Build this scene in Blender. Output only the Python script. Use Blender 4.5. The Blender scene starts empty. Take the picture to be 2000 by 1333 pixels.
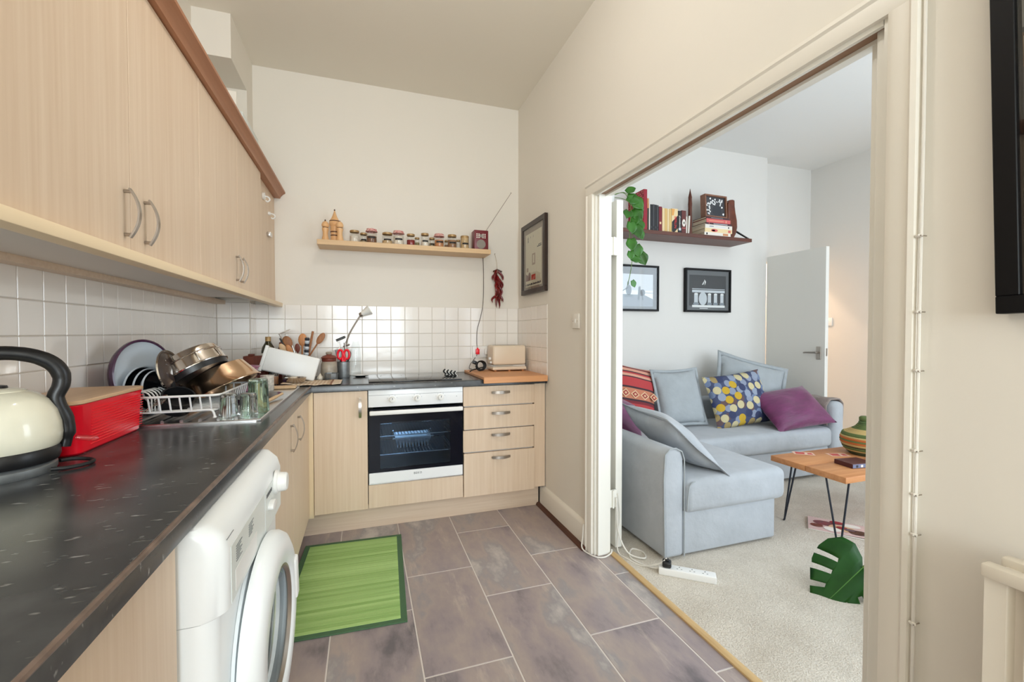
import bpy, bmesh, math, random
from mathutils import Vector, Matrix, Euler
from mathutils.geometry import tessellate_polygon
random.seed(7)
PI = math.pi
SC = bpy.context.scene
COL = SC.collection

# ------------------------------------------------------------------ camera, world, light, exposure
cam_d = bpy.data.cameras.new('camera')
cam = bpy.data.objects.new('camera', cam_d)
COL.objects.link(cam)
cam_d.sensor_width = 36.0
cam_d.lens = 851.53 / 2000 * 36.0
cam_d.clip_start = 0.02
cam.rotation_mode = 'XYZ'
cam.location = (0.8987, -3.3901, 1.2416)
cam.rotation_euler = (math.radians(90 - 1.176), math.radians(0.04), math.radians(-18.665))
SC.camera = cam
SC.view_settings.view_transform = 'Standard'
SC.view_settings.look = 'None'
SC.view_settings.gamma = 1.0
SC.view_settings.use_curve_mapping = False
SC.view_settings.exposure = 0.27
SC.cycles.max_bounces = 14
SC.cycles.diffuse_bounces = 7
SC.cycles.glossy_bounces = 6
SC.cycles.transmission_bounces = 10
SC.cycles.transparent_max_bounces = 16
SC.cycles.caustics_reflective = False
SC.cycles.caustics_refractive = False

wd = bpy.data.worlds.new('World')
SC.world = wd
wd.use_nodes = True
wd.node_tree.nodes['Background'].inputs[0].default_value = (0.75, 0.88, 1.0, 1)
wd.node_tree.nodes['Background'].inputs[1].default_value = 1.0

def light(name, kind, loc, power, color, rot=(0, 0, 0), size=None, sy=None, radius=None):
    l = bpy.data.lights.new(name, kind)
    l.energy = power
    l.color = color
    if kind == 'AREA':
        l.shape = 'RECTANGLE'
        l.size = size
        l.size_y = sy or size
    elif radius is not None:
        l.shadow_soft_size = radius
    o = bpy.data.objects.new(name, l)
    o.location = loc
    o.rotation_euler = rot
    COL.objects.link(o)
    return o
# daylight through the kitchen window (behind the camera), through the living-room window, an added side fill, the ceiling bulb, the hall bulb
light('kitchen_window_daylight', 'AREA', (0.95, -6.93, 1.65), 96, (0.86, 0.955, 1.0), (PI / 2, 0, 0), 1.5, 1.8)
light('living_window_daylight', 'AREA', (4.0, -4.62, 1.6), 56, (0.80, 0.905, 1.0), (PI / 2, 0, 0), 2.6, 2.1)
light('living_side_fill', 'AREA', (5.60, -3.3, 1.6), 46, (0.82, 0.915, 1.0), (PI / 2, 0, PI / 2), 2.1, 1.9)  # added fill at an unseen side window, brightens the left-hand kitchen units
light('ceiling_bulb', 'POINT', (1.05, -2.0, 2.80), 11, (1.0, 0.965, 0.92), radius=0.06)
light('hall_bulb', 'POINT', (5.05, 0.85, 2.55), 48, (1.0, 0.70, 0.48), radius=0.05)

# ------------------------------------------------------------------ materials
def lin(c):
    c = c / 255.0
    return c / 12.92 if c <= 0.04045 else ((c + 0.055) / 1.055) ** 2.4
def rgb(r, g, b): return (lin(r), lin(g), lin(b), 1.0)
def newmat(name):
    m = bpy.data.materials.new(name)
    m.use_nodes = True
    nt = m.node_tree
    return m, nt, nt.nodes['Principled BSDF']
def nd(nt, t, **kw):
    n = nt.nodes.new(t)
    for k, v in kw.items():
        if k.startswith('i_'):
            n.inputs[int(k[2:])].default_value = v
        else:
            setattr(n, k, v)
    return n
def mat(name, c, rough=0.5, metal=0.0, coat=0.0, var=0.0, vscale=6.0, bump=0.0, bscale=40.0, sheen=0.0, emis=None, stretch=(1, 1, 1), spec=0.5, rnd=0.0):
    m, nt, p = newmat(name)
    col = rgb(*c)
    p.inputs['Base Color'].default_value = col
    p.inputs['Roughness'].default_value = rough
    p.inputs['Metallic'].default_value = metal
    p.inputs['Coat Weight'].default_value = coat
    p.inputs['Specular IOR Level'].default_value = spec
    p.inputs['Sheen Weight'].default_value = sheen
    if emis:
        p.inputs['Emission Color'].default_value = rgb(*c)
        p.inputs['Emission Strength'].default_value = emis
    if var or bump:
        tc = nd(nt, 'ShaderNodeTexCoord')
        mp = nd(nt, 'ShaderNodeMapping')
        mp.inputs['Scale'].default_value = stretch
        nt.links.new(tc.outputs['Object'], mp.inputs[0])
    if var:
        n = nd(nt, 'ShaderNodeTexNoise')
        n.inputs['Scale'].default_value = vscale
        n.inputs['Detail'].default_value = 5
        nt.links.new(mp.outputs[0], n.inputs['Vector'])
        r = nd(nt, 'ShaderNodeValToRGB')
        r.color_ramp.elements[0].position = 0.3
        r.color_ramp.elements[1].position = 0.7
        r.color_ramp.elements[0].color = tuple(x * (1 - var) for x in col[:3]) + (1,)
        r.color_ramp.elements[1].color = tuple(min(1, x * (1 + var)) for x in col[:3]) + (1,)
        nt.links.new(n.outputs[0], r.inputs[0])
        nt.links.new(r.outputs[0], p.inputs['Base Color'])
    if bump:
        n2 = nd(nt, 'ShaderNodeTexNoise')
        n2.inputs['Scale'].default_value = bscale
        n2.inputs['Detail'].default_value = 4
        nt.links.new(mp.outputs[0], n2.inputs['Vector'])
        b = nd(nt, 'ShaderNodeBump')
        b.inputs['Strength'].default_value = bump
        b.inputs['Distance'].default_value = 0.01
        nt.links.new(n2.outputs[0], b.inputs['Height'])
        nt.links.new(b.outputs[0], p.inputs['Normal'])
    return m
def wood(name, c1, c2, scale=(55, 55, 1.6), rough=0.42, big=0.35, spec=0.4):
    """grain along the axis whose scale is small; broad bands on top"""
    m, nt, p = newmat(name)
    tc = nd(nt, 'ShaderNodeTexCoord')
    oi = nd(nt, 'ShaderNodeObjectInfo')
    ad = nd(nt, 'ShaderNodeVectorMath', operation='ADD')
    mu = nd(nt, 'ShaderNodeMath', operation='MULTIPLY')
    mu.inputs[1].default_value = 7.3
    nt.links.new(oi.outputs['Random'], mu.inputs[0])
    nt.links.new(tc.outputs['Object'], ad.inputs[0])
    nt.links.new(mu.outputs[0], ad.inputs[1])
    mp = nd(nt, 'ShaderNodeMapping'); mp.inputs['Scale'].default_value = scale
    mp2 = nd(nt, 'ShaderNodeMapping'); mp2.inputs['Scale'].default_value = tuple(s * 0.14 for s in scale)
    nt.links.new(ad.outputs[0], mp.inputs[0]); nt.links.new(ad.outputs[0], mp2.inputs[0])
    n1 = nd(nt, 'ShaderNodeTexNoise'); n1.inputs['Scale'].default_value = 1.5; n1.inputs['Detail'].default_value = 6
    n2 = nd(nt, 'ShaderNodeTexNoise'); n2.inputs['Scale'].default_value = 1.5; n2.inputs['Detail'].default_value = 3
    nt.links.new(mp.outputs[0], n1.inputs['Vector']); nt.links.new(mp2.outputs[0], n2.inputs['Vector'])
    mx = nd(nt, 'ShaderNodeMix', data_type='FLOAT')
    mx.inputs[0].default_value = big
    nt.links.new(n1.outputs[0], mx.inputs[2]); nt.links.new(n2.outputs[0], mx.inputs[3])
    r = nd(nt, 'ShaderNodeValToRGB')
    r.color_ramp.elements[0].position = 0.32; r.color_ramp.elements[1].position = 0.68
    r.color_ramp.elements[0].color = rgb(*c1); r.color_ramp.elements[1].color = rgb(*c2)
    nt.links.new(mx.outputs[0], r.inputs[0]); nt.links.new(r.outputs[0], p.inputs['Base Color'])
    p.inputs['Roughness'].default_value = rough
    p.inputs['Specular IOR Level'].default_value = spec
    return m
def thinglass(name, tint=(1, 1, 1), rough=0.02, facing=0.12):
    m, nt, p = newmat(name)
    nt.nodes.remove(p)
    out = nt.nodes['Material Output']
    tr = nd(nt, 'ShaderNodeBsdfTransparent'); tr.inputs[0].default_value = tuple(tint) + (1,)
    gl = nd(nt, 'ShaderNodeBsdfGlossy'); gl.inputs['Roughness'].default_value = rough
    lw = nd(nt, 'ShaderNodeLayerWeight'); lw.inputs[0].default_value = 0.5
    pw = nd(nt, 'ShaderNodeMath', operation='POWER'); pw.inputs[1].default_value = 4.0
    nt.links.new(lw.outputs['Facing'], pw.inputs[0])
    mr = nd(nt, 'ShaderNodeMapRange'); mr.inputs[3].default_value = facing * 0.4; mr.inputs[4].default_value = 0.45
    nt.links.new(pw.outputs[0], mr.inputs[0])
    mx = nd(nt, 'ShaderNodeMixShader')
    nt.links.new(mr.outputs[0], mx.inputs[0]); nt.links.new(tr.outputs[0], mx.inputs[1]); nt.links.new(gl.outputs[0], mx.inputs[2])
    nt.links.new(mx.outputs[0], out.inputs[0])
    return m
def glass(name, c, rough=0.0, ior=1.45):
    m, nt, p = newmat(name)
    p.inputs['Base Color'].default_value = rgb(*c)
    p.inputs['Transmission Weight'].default_value = 1.0
    p.inputs['Roughness'].default_value = rough
    p.inputs['IOR'].default_value = ior
    return m
def ramp_mat(name, stops, axis=1, lo=-0.25, hi=0.25, rough=0.85, bump=0.25, bscale=160):
    """hard stripes along an object axis"""
    m, nt, p = newmat(name)
    tc = nd(nt, 'ShaderNodeTexCoord'); sx = nd(nt, 'ShaderNodeSeparateXYZ')
    nt.links.new(tc.outputs['Object'], sx.inputs[0])
    mr = nd(nt, 'ShaderNodeMapRange'); mr.inputs[1].default_value = lo; mr.inputs[2].default_value = hi
    nt.links.new(sx.outputs[axis], mr.inputs[0])
    r = nd(nt, 'ShaderNodeValToRGB'); r.color_ramp.interpolation = 'CONSTANT'
    while len(r.color_ramp.elements) < len(stops): r.color_ramp.elements.new(0.5)
    for e, (pos, c) in zip(r.color_ramp.elements, stops):
        e.position = pos; e.color = rgb(*c)
    nt.links.new(mr.outputs[0], r.inputs[0]); nt.links.new(r.outputs[0], p.inputs['Base Color'])
    p.inputs['Roughness'].default_value = rough
    if bump:
        n = nd(nt, 'ShaderNodeTexNoise'); n.inputs['Scale'].default_value = bscale
        nt.links.new(tc.outputs['Object'], n.inputs['Vector'])
        b = nd(nt, 'ShaderNodeBump'); b.inputs['Strength'].default_value = bump; b.inputs['Distance'].default_value = 0.004
        nt.links.new(n.outputs[0], b.inputs['Height']); nt.links.new(b.outputs[0], p.inputs['Normal'])
    return m

M = {}
M['wall'] = mat('cream_wall_paint', (230, 225, 216), 0.8, bump=0.05, bscale=25, spec=0.2)
M['wall_white'] = mat('white_wall_paint', (221, 219, 215), 0.8, bump=0.05, bscale=25, spec=0.2)
M['ceil'] = mat('ceiling_paint', (234, 229, 218), 0.85, spec=0.2)
M['ceil_white'] = mat('white_ceiling_paint', (228, 229, 228), 0.85, spec=0.2)
M['gloss'] = mat('white_gloss_paint', (232, 230, 222), 0.38)
M['cream_gloss'] = mat('cream_gloss_paint', (231, 226, 216), 0.4)
M['door_white'] = mat('white_door_paint', (226, 224, 218), 0.45)
M['beech'] = wood('beech_laminate', (212, 187, 161), (224, 203, 180))
M['beech_edge'] = mat('beech_edging', (234, 212, 178), 0.45)
M['beech_h'] = wood('beech_laminate_horizontal', (208, 184, 160), (222, 202, 180), (1.6, 55, 55))
M['cornice'] = wood('reddish_cornice_wood', (158, 106, 74), (178, 126, 94), (40, 1.6, 40))
M['shelf_beech'] = wood('beech_shelf_foil', (205, 170, 128), (220, 188, 146), (1.6, 55, 55))
M['under_white'] = mat('white_carcass_board', (226, 220, 214), 0.5)
M['brown_trim'] = wood('dark_brown_trim', (70, 40, 28), (92, 54, 38), (50, 2, 50))
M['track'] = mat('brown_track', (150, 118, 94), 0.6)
M['thresh'] = wood('pine_threshold', (190, 156, 108), (212, 182, 134), (60, 3, 60))
M['tile'] = mat('white_glazed_tile', (238, 233, 227), 0.12, bump=0.06, bscale=14, spec=0.6)
M['grout'] = mat('pale_grout', (205, 196, 184), 0.9)
M['floor_grout'] = mat('grey_floor_grout', (214, 206, 200), 0.9)
M['steel'] = mat('brushed_steel', (205, 205, 205), 0.24, 1.0)
M['pan_steel'] = mat('polished_steel', (214, 206, 198), 0.12, 1.0)
M['copper_steel'] = mat('warm_polished_steel', (222, 190, 160), 0.16, 1.0)
M['chrome'] = mat('chrome', (225, 225, 225), 0.08, 1.0)
M['nickel'] = mat('satin_nickel', (176, 168, 160), 0.3, 1.0)
M['white_plastic'] = mat('white_plastic', (236, 236, 234), 0.32)
M['white_enamel'] = mat('white_enamel', (238, 240, 242), 0.22)
M['wm_white'] = mat('washer_white', (240, 244, 246), 0.28)
M['wm_grey'] = mat('washer_panel_print', (222, 228, 226), 0.35)
M['print_grey'] = mat('grey_print', (120, 126, 130), 0.6)
M['dark_print'] = mat('dark_print', (50, 52, 60), 0.6)
M['black'] = mat('black_plastic', (24, 24, 26), 0.35)
M['black_matte'] = mat('black_rubber', (22, 22, 24), 0.6)
M['black_gloss'] = mat('black_oven_glass', (8, 10, 22), 0.05, spec=0.18)
M['hob'] = mat('black_ceramic_hob', (16, 17, 19), 0.04, spec=0.6)
M['red_plastic'] = mat('red_plastic', (248, 14, 42), 0.26)
M['cream_enamel'] = mat('cream_enamel', (236, 232, 212), 0.15, coat=0.4)
M['cream_plastic'] = mat('cream_plastic', (228, 212, 190), 0.35)
M['lid_wood'] = wood('bamboo_lid', (206, 168, 130), (222, 188, 152), (50, 2, 50))
M['board_wood'] = wood('beech_board', (206, 144, 96), (222, 164, 116), (3, 45, 45), 0.45)
M['spoon_wood'] = wood('spoon_wood', (150, 96, 60), (178, 124, 84), (60, 60, 4), 0.5)
M['pale_wood'] = wood('pale_utensil_wood', (208, 172, 130), (226, 192, 152), (60, 60, 4), 0.5)
M['orange_wood'] = wood('orange_wood', (196, 128, 78), (216, 152, 100), (60, 60, 4), 0.5)
M['dark_wood'] = wood('dark_turned_wood', (72, 34, 22), (104, 52, 34), (40, 40, 3), 0.35)
M['shelf_dark'] = wood('dark_stained_shelf', (78, 42, 32), (108, 62, 48), (3, 40, 40), 0.4)
M['table_wood'] = wood('pine_table', (188, 124, 76), (214, 154, 104), (2.2, 26, 26), 0.45)
M['mill_wood'] = wood('turned_mill_wood', (216, 168, 116), (230, 188, 140), (40, 40, 4), 0.35)
M['brown_box'] = wood('red_brown_box', (104, 48, 34), (128, 62, 44), (40, 40, 4), 0.5)
M['grey_fabric'] = mat('pale_grey_linen', (173, 178, 184), 0.95, var=0.06, vscale=9, bump=0.35, bscale=22, sheen=0.2, spec=0.1)
M['grey_cush'] = mat('mid_grey_linen', (164, 170, 174), 0.95, var=0.05, vscale=14, bump=0.3, bscale=26, sheen=0.2, spec=0.1)
M['purple'] = mat('plum_satin', (104, 34, 84), 0.5, var=0.2, vscale=10, bump=0.5, bscale=12, sheen=0.3, stretch=(1, 3, 1))
M['taupe'] = mat('taupe_wool', (150, 138, 132), 0.95, var=0.12, vscale=60, bump=0.4, bscale=140)
M['hairpin'] = mat('gunmetal_rod', (52, 56, 66), 0.35, 0.6)
M['leaf'] = mat('pothos_leaf', (50, 104, 24), 0.35, var=0.35, vscale=14)
M['leaf_dark'] = mat('monstera_leaf', (24, 70, 16), 0.42, var=0.25, vscale=9, spec=0.25)
M['vein'] = mat('leaf_vein', (78, 128, 52), 0.4)
M['stem'] = mat('plant_stem', (96, 128, 58), 0.5)
M['terracotta'] = mat('terracotta', (168, 96, 66), 0.8)
M['chilli'] = mat('dried_chilli', (110, 10, 14), 0.28, var=0.45, vscale=30)
M['string'] = mat('string', (196, 178, 150), 0.9)
M['clear'] = thinglass('clear_thin_glass', (0.97, 0.98, 0.98))
M['window_glass'] = thinglass('picture_glass', (0.98, 0.99, 0.99), 0.01, 0.10)
M['oven_glass'] = thinglass('tinted_oven_glass', (0.60, 0.70, 0.80), 0.02, 0.05)
M['tumbler'] = glass('clear_tumbler_glass', (248, 252, 252))
M['green_glass'] = glass('green_tumbler_glass', (224, 246, 233))
M['olive_glass'] = mat('dark_olive_bottle', (42, 40, 14), 0.08, coat=0.5)
M['pink_glass'] = mat('pink_purple_plastic', (176, 116, 140), 0.3)
M['purple_rim'] = mat('purple_enamel', (70, 36, 66), 0.15)
M['pale_blue'] = mat('pale_blue_white_glaze', (206, 214, 222), 0.15)
M['dark_glaze'] = mat('black_glaze', (22, 26, 30), 0.15)
M['zinc'] = mat('zinc', (150, 154, 156), 0.45, 0.75, var=0.15, vscale=30)
M['stone'] = mat('grey_stoneware', (168, 156, 140), 0.35, var=0.2, vscale=24)
M['stone_red'] = mat('red_brown_glaze', (122, 58, 46), 0.3)
M['paper'] = mat('paper_white', (236, 232, 224), 0.85)
M['page'] = mat('page_block', (216, 200, 176), 0.9)
M['maroon'] = mat('maroon_plastic', (112, 32, 42), 0.4)
M['silver_grille'] = mat('silver_grille', (186, 182, 178), 0.35, 0.7, bump=0.6, bscale=700)
M['kraft'] = mat('beige_print', (226, 214, 196), 0.8)
M['black_frame'] = mat('black_frame', (10, 9, 11), 0.45, spec=0.2)
M['brown_frame'] = mat('espresso_frame', (44, 28, 22), 0.35)
M['mount_grey'] = mat('grey_mount', (104, 106, 110), 0.8)
M['mount_taupe'] = mat('taupe_mount', (150, 136, 122), 0.8)
M['brass_lid'] = mat('tan_lid', (170, 138, 92), 0.4, 0.3)
M['label_black'] = mat('black_label', (30, 28, 28), 0.6)
M['cable_white'] = mat('white_cable', (226, 222, 214), 0.5)
M['cable_dark'] = mat('dark_cable', (60, 48, 44), 0.5)
M['radiator'] = mat('radiator_enamel', (226, 218, 204), 0.35)
M['frosted'] = mat('frosted_white_glass', (240, 240, 236), 0.4)
M['lamp_metal'] = mat('gooseneck_metal', (128, 116, 106), 0.3, 0.9)

def gingham():
    m, nt, p = newmat('red_gingham_lid')
    tc = nd(nt, 'ShaderNodeTexCoord'); ch = nd(nt, 'ShaderNodeTexChecker')
    ch.inputs['Scale'].default_value = 190
    ch.inputs['Color1'].default_value = rgb(176, 44, 48); ch.inputs['Color2'].default_value = rgb(232, 210, 200)
    nt.links.new(tc.outputs['Object'], ch.inputs['Vector']); nt.links.new(ch.outputs[0], p.inputs['Base Color'])
    p.inputs['Roughness'].default_value = 0.6
    return m
M['gingham'] = gingham()

def worktop_mat():
    m, nt, p = newmat('speckled_black_worktop')
    tc = nd(nt, 'ShaderNodeTexCoord')
    mp = nd(nt, 'ShaderNodeMapping'); mp.inputs['Scale'].default_value = (34, 90, 60); mp.inputs['Rotation'].default_value = (0, 0, 0.35)
    nt.links.new(tc.outputs['Object'], mp.inputs[0])
    n = nd(nt, 'ShaderNodeTexNoise'); n.inputs['Scale'].default_value = 1.0; n.inputs['Detail'].default_value = 2.5
    nt.links.new(mp.outputs[0], n.inputs['Vector'])
    r = nd(nt, 'ShaderNodeValToRGB')
    e = r.color_ramp.elements
    e[0].position = 0.0; e[0].color = rgb(44, 46, 50)
    e[1].position = 0.655; e[1].color = rgb(56, 58, 60)
    a = e.new(0.70); a.color = rgb(104, 104, 104)
    a = e.new(0.80); a.color = rgb(158, 158, 160)
    n2 = nd(nt, 'ShaderNodeTexNoise'); n2.inputs['Scale'].default_value = 7; n2.inputs['Detail'].default_value = 6
    nt.links.new(tc.outputs['Object'], n2.inputs['Vector'])
    r2 = nd(nt, 'ShaderNodeValToRGB')
    r2.color_ramp.elements[0].position = 0.35; r2.color_ramp.elements[0].color = rgb(44, 46, 50)
    r2.color_ramp.elements[1].position = 0.7; r2.color_ramp.elements[1].color = rgb(80, 82, 84)
    mx = nd(nt, 'ShaderNodeMix', data_type='RGBA', blend_type='LIGHTEN'); mx.inputs[0].default_value = 1.0
    nt.links.new(n.outputs[0], r.inputs[0]); nt.links.new(n2.outputs[0], r2.inputs[0])
    nt.links.new(r.outputs[0], mx.inputs[6]); nt.links.new(r2.outputs[0], mx.inputs[7])
    nt.links.new(mx.outputs[2], p.inputs['Base Color'])
    p.inputs['Roughness'].default_value = 0.24
    p.inputs['Specular IOR Level'].default_value = 0.55
    return m
M['worktop'] = worktop_mat()
M['worktop_edge'] = mat('worn_worktop_edge', (112, 94, 84), 0.4, var=0.35, vscale=30)

def floor_tile_mat():
    m, nt, p = newmat('slate_plum_floor_tile')
    tc = nd(nt, 'ShaderNodeTexCoord'); oi = nd(nt, 'ShaderNodeObjectInfo')
    mu = nd(nt, 'ShaderNodeMath', operation='MULTIPLY'); mu.inputs[1].default_value = 31.0
    nt.links.new(oi.outputs['Random'], mu.inputs[0])
    ad = nd(nt, 'ShaderNodeVectorMath', operation='ADD')
    nt.links.new(tc.outputs['Object'], ad.inputs[0]); nt.links.new(mu.outputs[0], ad.inputs[1])
    mp = nd(nt, 'ShaderNodeMapping'); mp.inputs['Scale'].default_value = (4.2, 1.9, 3)
    nt.links.new(ad.outputs[0], mp.inputs[0])
    n = nd(nt, 'ShaderNodeTexNoise'); n.inputs['Scale'].default_value = 1.0; n.inputs['Detail'].default_value = 7; n.inputs['Roughness'].default_value = 0.6
    nt.links.new(mp.outputs[0], n.inputs['Vector'])
    r = nd(nt, 'ShaderNodeValToRGB'); e = r.color_ramp.elements
    e[0].position = 0.32; e[0].color = rgb(110, 104, 108)
    e[1].position = 0.70; e[1].color = rgb(196, 188, 182)
    a = e.new(0.43); a.color = rgb(152, 140, 142)
    a = e.new(0.54); a.color = rgb(168, 154, 148)
    a = e.new(0.60); a.color = rgb(152, 146, 147)
    nt.links.new(n.outputs[0], r.inputs[0])
    mp2 = nd(nt, 'ShaderNodeMapping'); mp2.inputs['Scale'].default_value = (9, 1.8, 3); mp2.inputs['Location'].default_value = (3.1, 1.7, 0)
    nt.links.new(ad.outputs[0], mp2.inputs[0])
    n2 = nd(nt, 'ShaderNodeTexNoise'); n2.inputs['Scale'].default_value = 1.0; n2.inputs['Detail'].default_value = 9; n2.inputs['Roughness'].default_value = 0.72
    nt.links.new(mp2.outputs[0], n2.inputs['Vector'])
    r2 = nd(nt, 'ShaderNodeValToRGB')
    r2.color_ramp.elements[0].position = 0.56; r2.color_ramp.elements[0].color = (0, 0, 0, 1)
    r2.color_ramp.elements[1].position = 0.74; r2.color_ramp.elements[1].color = (0.75, 0.75, 0.75, 1)
    nt.links.new(n2.outputs[0], r2.inputs[0])
    mx = nd(nt, 'ShaderNodeMix', data_type='RGBA'); mx.inputs[7].default_value = rgb(206, 190, 178)
    nt.links.new(r2.outputs[0], mx.inputs[0]); nt.links.new(r.outputs[0], mx.inputs[6])
    nt.links.new(mx.outputs[2], p.inputs['Base Color'])
    p.inputs['Roughness'].default_value = 0.36
    return m
M['floor_tile'] = floor_tile_mat()

def carpet_mat():
    m, nt, p = newmat('cream_loop_carpet')
    tc = nd(nt, 'ShaderNodeTexCoord')
    n = nd(nt, 'ShaderNodeTexNoise'); n.inputs['Scale'].default_value = 170; n.inputs['Detail'].default_value = 3
    n2 = nd(nt, 'ShaderNodeTexNoise'); n2.inputs['Scale'].default_value = 5; n2.inputs['Detail'].default_value = 4
    nt.links.new(tc.outputs['Object'], n.inputs['Vector']); nt.links.new(tc.outputs['Object'], n2.inputs['Vector'])
    r = nd(nt, 'ShaderNodeValToRGB')
    r.color_ramp.elements[0].position = 0.3; r.color_ramp.elements[0].color = rgb(184, 174, 160)
    r.color_ramp.elements[1].position = 0.65; r.color_ramp.elements[1].color = rgb(220, 213, 201)
    mx = nd(nt, 'ShaderNodeMix', data_type='FLOAT'); mx.inputs[0].default_value = 0.35
    nt.links.new(n.outputs[0], mx.inputs[2]); nt.links.new(n2.outputs[0], mx.inputs[3])
    nt.links.new(mx.outputs[0], r.inputs[0]); nt.links.new(r.outputs[0], p.inputs['Base Color'])
    b = nd(nt, 'ShaderNodeBump'); b.inputs['Strength'].default_value = 0.8; b.inputs['Distance'].default_value = 0.006
    nt.links.new(n.outputs[0], b.inputs['Height']); nt.links.new(b.outputs[0], p.inputs['Normal'])
    p.inputs['Roughness'].default_value = 1.0
    p.inputs['Specular IOR Level'].default_value = 0.1
    return m
M['carpet'] = carpet_mat()

def mat_bamboo():
    m, nt, p = newmat('green_bamboo')
    tc = nd(nt, 'ShaderNodeTexCoord'); oi = nd(nt, 'ShaderNodeObjectInfo')
    mu = nd(nt, 'ShaderNodeMath', operation='MULTIPLY'); mu.inputs[1].default_value = 19.0
    nt.links.new(oi.outputs['Random'], mu.inputs[0])
    ad = nd(nt, 'ShaderNodeVectorMath', operation='ADD')
    nt.links.new(tc.outputs['Object'], ad.inputs[0]); nt.links.new(mu.outputs[0], ad.inputs[1])
    mp = nd(nt, 'ShaderNodeMapping'); mp.inputs['Scale'].default_value = (4, 90, 20)
    nt.links.new(ad.outputs[0], mp.inputs[0])
    n = nd(nt, 'ShaderNodeTexNoise'); n.inputs['Scale'].default_value = 1; n.inputs['Detail'].default_value = 4
    nt.links.new(mp.outputs[0], n.inputs['Vector'])
    mx = nd(nt, 'ShaderNodeMix', data_type='FLOAT'); mx.inputs[0].default_value = 0.45
    nt.links.new(n.outputs[0], mx.inputs[2]); nt.links.new(oi.outputs['Random'], mx.inputs[3])
    r = nd(nt, 'ShaderNodeValToRGB')
    r.color_ramp.elements[0].position = 0.2; r.color_ramp.elements[0].color = rgb(132, 172, 92)
    r.color_ramp.elements[1].position = 0.8; r.color_ramp.elements[1].color = rgb(176, 212, 134)
    nt.links.new(mx.outputs[0], r.inputs[0]); nt.links.new(r.outputs[0], p.inputs['Base Color'])
    p.inputs['Roughness'].default_value = 0.4
    return m
M['bamboo'] = mat_bamboo()
M['mat_border'] = mat('dark_green_border', (74, 108, 76), 0.85, bump=0.3, bscale=200)

def leaf_cushion_mat():
    m, nt, p = newmat('blue_leaf_disc_print')
    tc = nd(nt, 'ShaderNodeTexCoord')
    def layer(scale, rad, off, stops, base):
        mp = nd(nt, 'ShaderNodeMapping'); mp.inputs['Location'].default_value = off; mp.inputs['Scale'].default_value = (1, 1, 0.001)
        nt.links.new(tc.outputs['Object'], mp.inputs[0])
        v = nd(nt, 'ShaderNodeTexVoronoi', voronoi_dimensions='2D'); v.inputs['Scale'].default_value = scale; v.inputs['Randomness'].default_value = 0.6
        nt.links.new(mp.outputs[0], v.inputs['Vector'])
        lt = nd(nt, 'ShaderNodeMath', operation='LESS_THAN'); lt.inputs[1].default_value = rad
        nt.links.new(v.outputs['Distance'], lt.inputs[0])
        sp = nd(nt, 'ShaderNodeSeparateColor'); nt.links.new(v.outputs['Color'], sp.inputs[0])
        r = nd(nt, 'ShaderNodeValToRGB'); r.color_ramp.interpolation = 'CONSTANT'
        while len(r.color_ramp.elements) < len(stops): r.color_ramp.elements.new(0.5)
        for el, (q, c) in zip(r.color_ramp.elements, stops): el.position = q; el.color = rgb(*c)
        nt.links.new(sp.outputs[0], r.inputs[0])
        w = nd(nt, 'ShaderNodeTexWave'); w.inputs['Scale'].default_value = 55; w.inputs['Distortion'].default_value = 3
        nt.links.new(tc.outputs['Object'], w.inputs['Vector'])
        dk = nd(nt, 'ShaderNodeMix', data_type='RGBA', blend_type='MULTIPLY'); dk.inputs[0].default_value = 0.4
        nt.links.new(r.outputs[0], dk.inputs[6]); nt.links.new(w.outputs[0], dk.inputs[7])
        mx = nd(nt, 'ShaderNodeMix', data_type='RGBA')
        nt.links.new(lt.outputs[0], mx.inputs[0]); nt.links.new(dk.outputs[2], mx.inputs[7])
        if base is None: mx.inputs[6].default_value = rgb(66, 74, 104)
        else: nt.links.new(base, mx.inputs[6])
        return mx.outputs[2]
    a = layer(13, 0.40, (0.3, 0.1, 0), [(0, (60, 72, 116)), (0.3, (120, 136, 168)), (0.55, (108, 86, 88)), (0.75, (150, 160, 182))], None)
    b = layer(12.0, 0.40, (0, 0, 0), [(0, (60, 68, 104)), (0.28, (212, 174, 52)), (0.46, (216, 204, 160)), (0.68, (172, 150, 100)), (0.85, (156, 168, 190))], a)
    nt.links.new(b, p.inputs['Base Color'])
    p.inputs['Roughness'].default_value = 0.9
    return m
M['leaf_cushion'] = leaf_cushion_mat()
R1, R2, R3, R4 = (176, 60, 62), (206, 150, 128), (120, 40, 48), (62, 40, 48)
M['kilim'] = ramp_mat('kilim_stripes', [(0, R2), (0.05, R1), (0.12, R4), (0.15, R2), (0.18, R1), (0.36, R3), (0.40, R4), (0.43, (190, 120, 92)), (0.60, R4), (0.63, R1), (0.78, R4), (0.80, R2), (0.84, R1), (0.87, R4), (0.89, R2), (0.94, R3), (0.97, R2)], 1, -0.26, 0.26)
M['kilim_dia'] = mat('kilim_diamond', (150, 44, 50), 0.9)
M['kilim_dia2'] = mat('kilim_diamond_pale', (214, 176, 140), 0.9)
M['towel'] = ramp_mat('striped_tea_towel', [(0, (206, 180, 152)), (0.06, (222, 202, 178))] + [(0.1 + 0.07 * i + (0.035 if j else 0), (206, 180, 152) if j else (224, 206, 184)) for i in range(10) for j in (0, 1)] + [(0.83, (150, 108, 86)), (0.87, (224, 206, 184))], 0, -0.15, 0.15, 0.95)
GR, OR, BE, BK = (96, 112, 62), (186, 104, 50), (196, 170, 112), (66, 64, 40)
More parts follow.
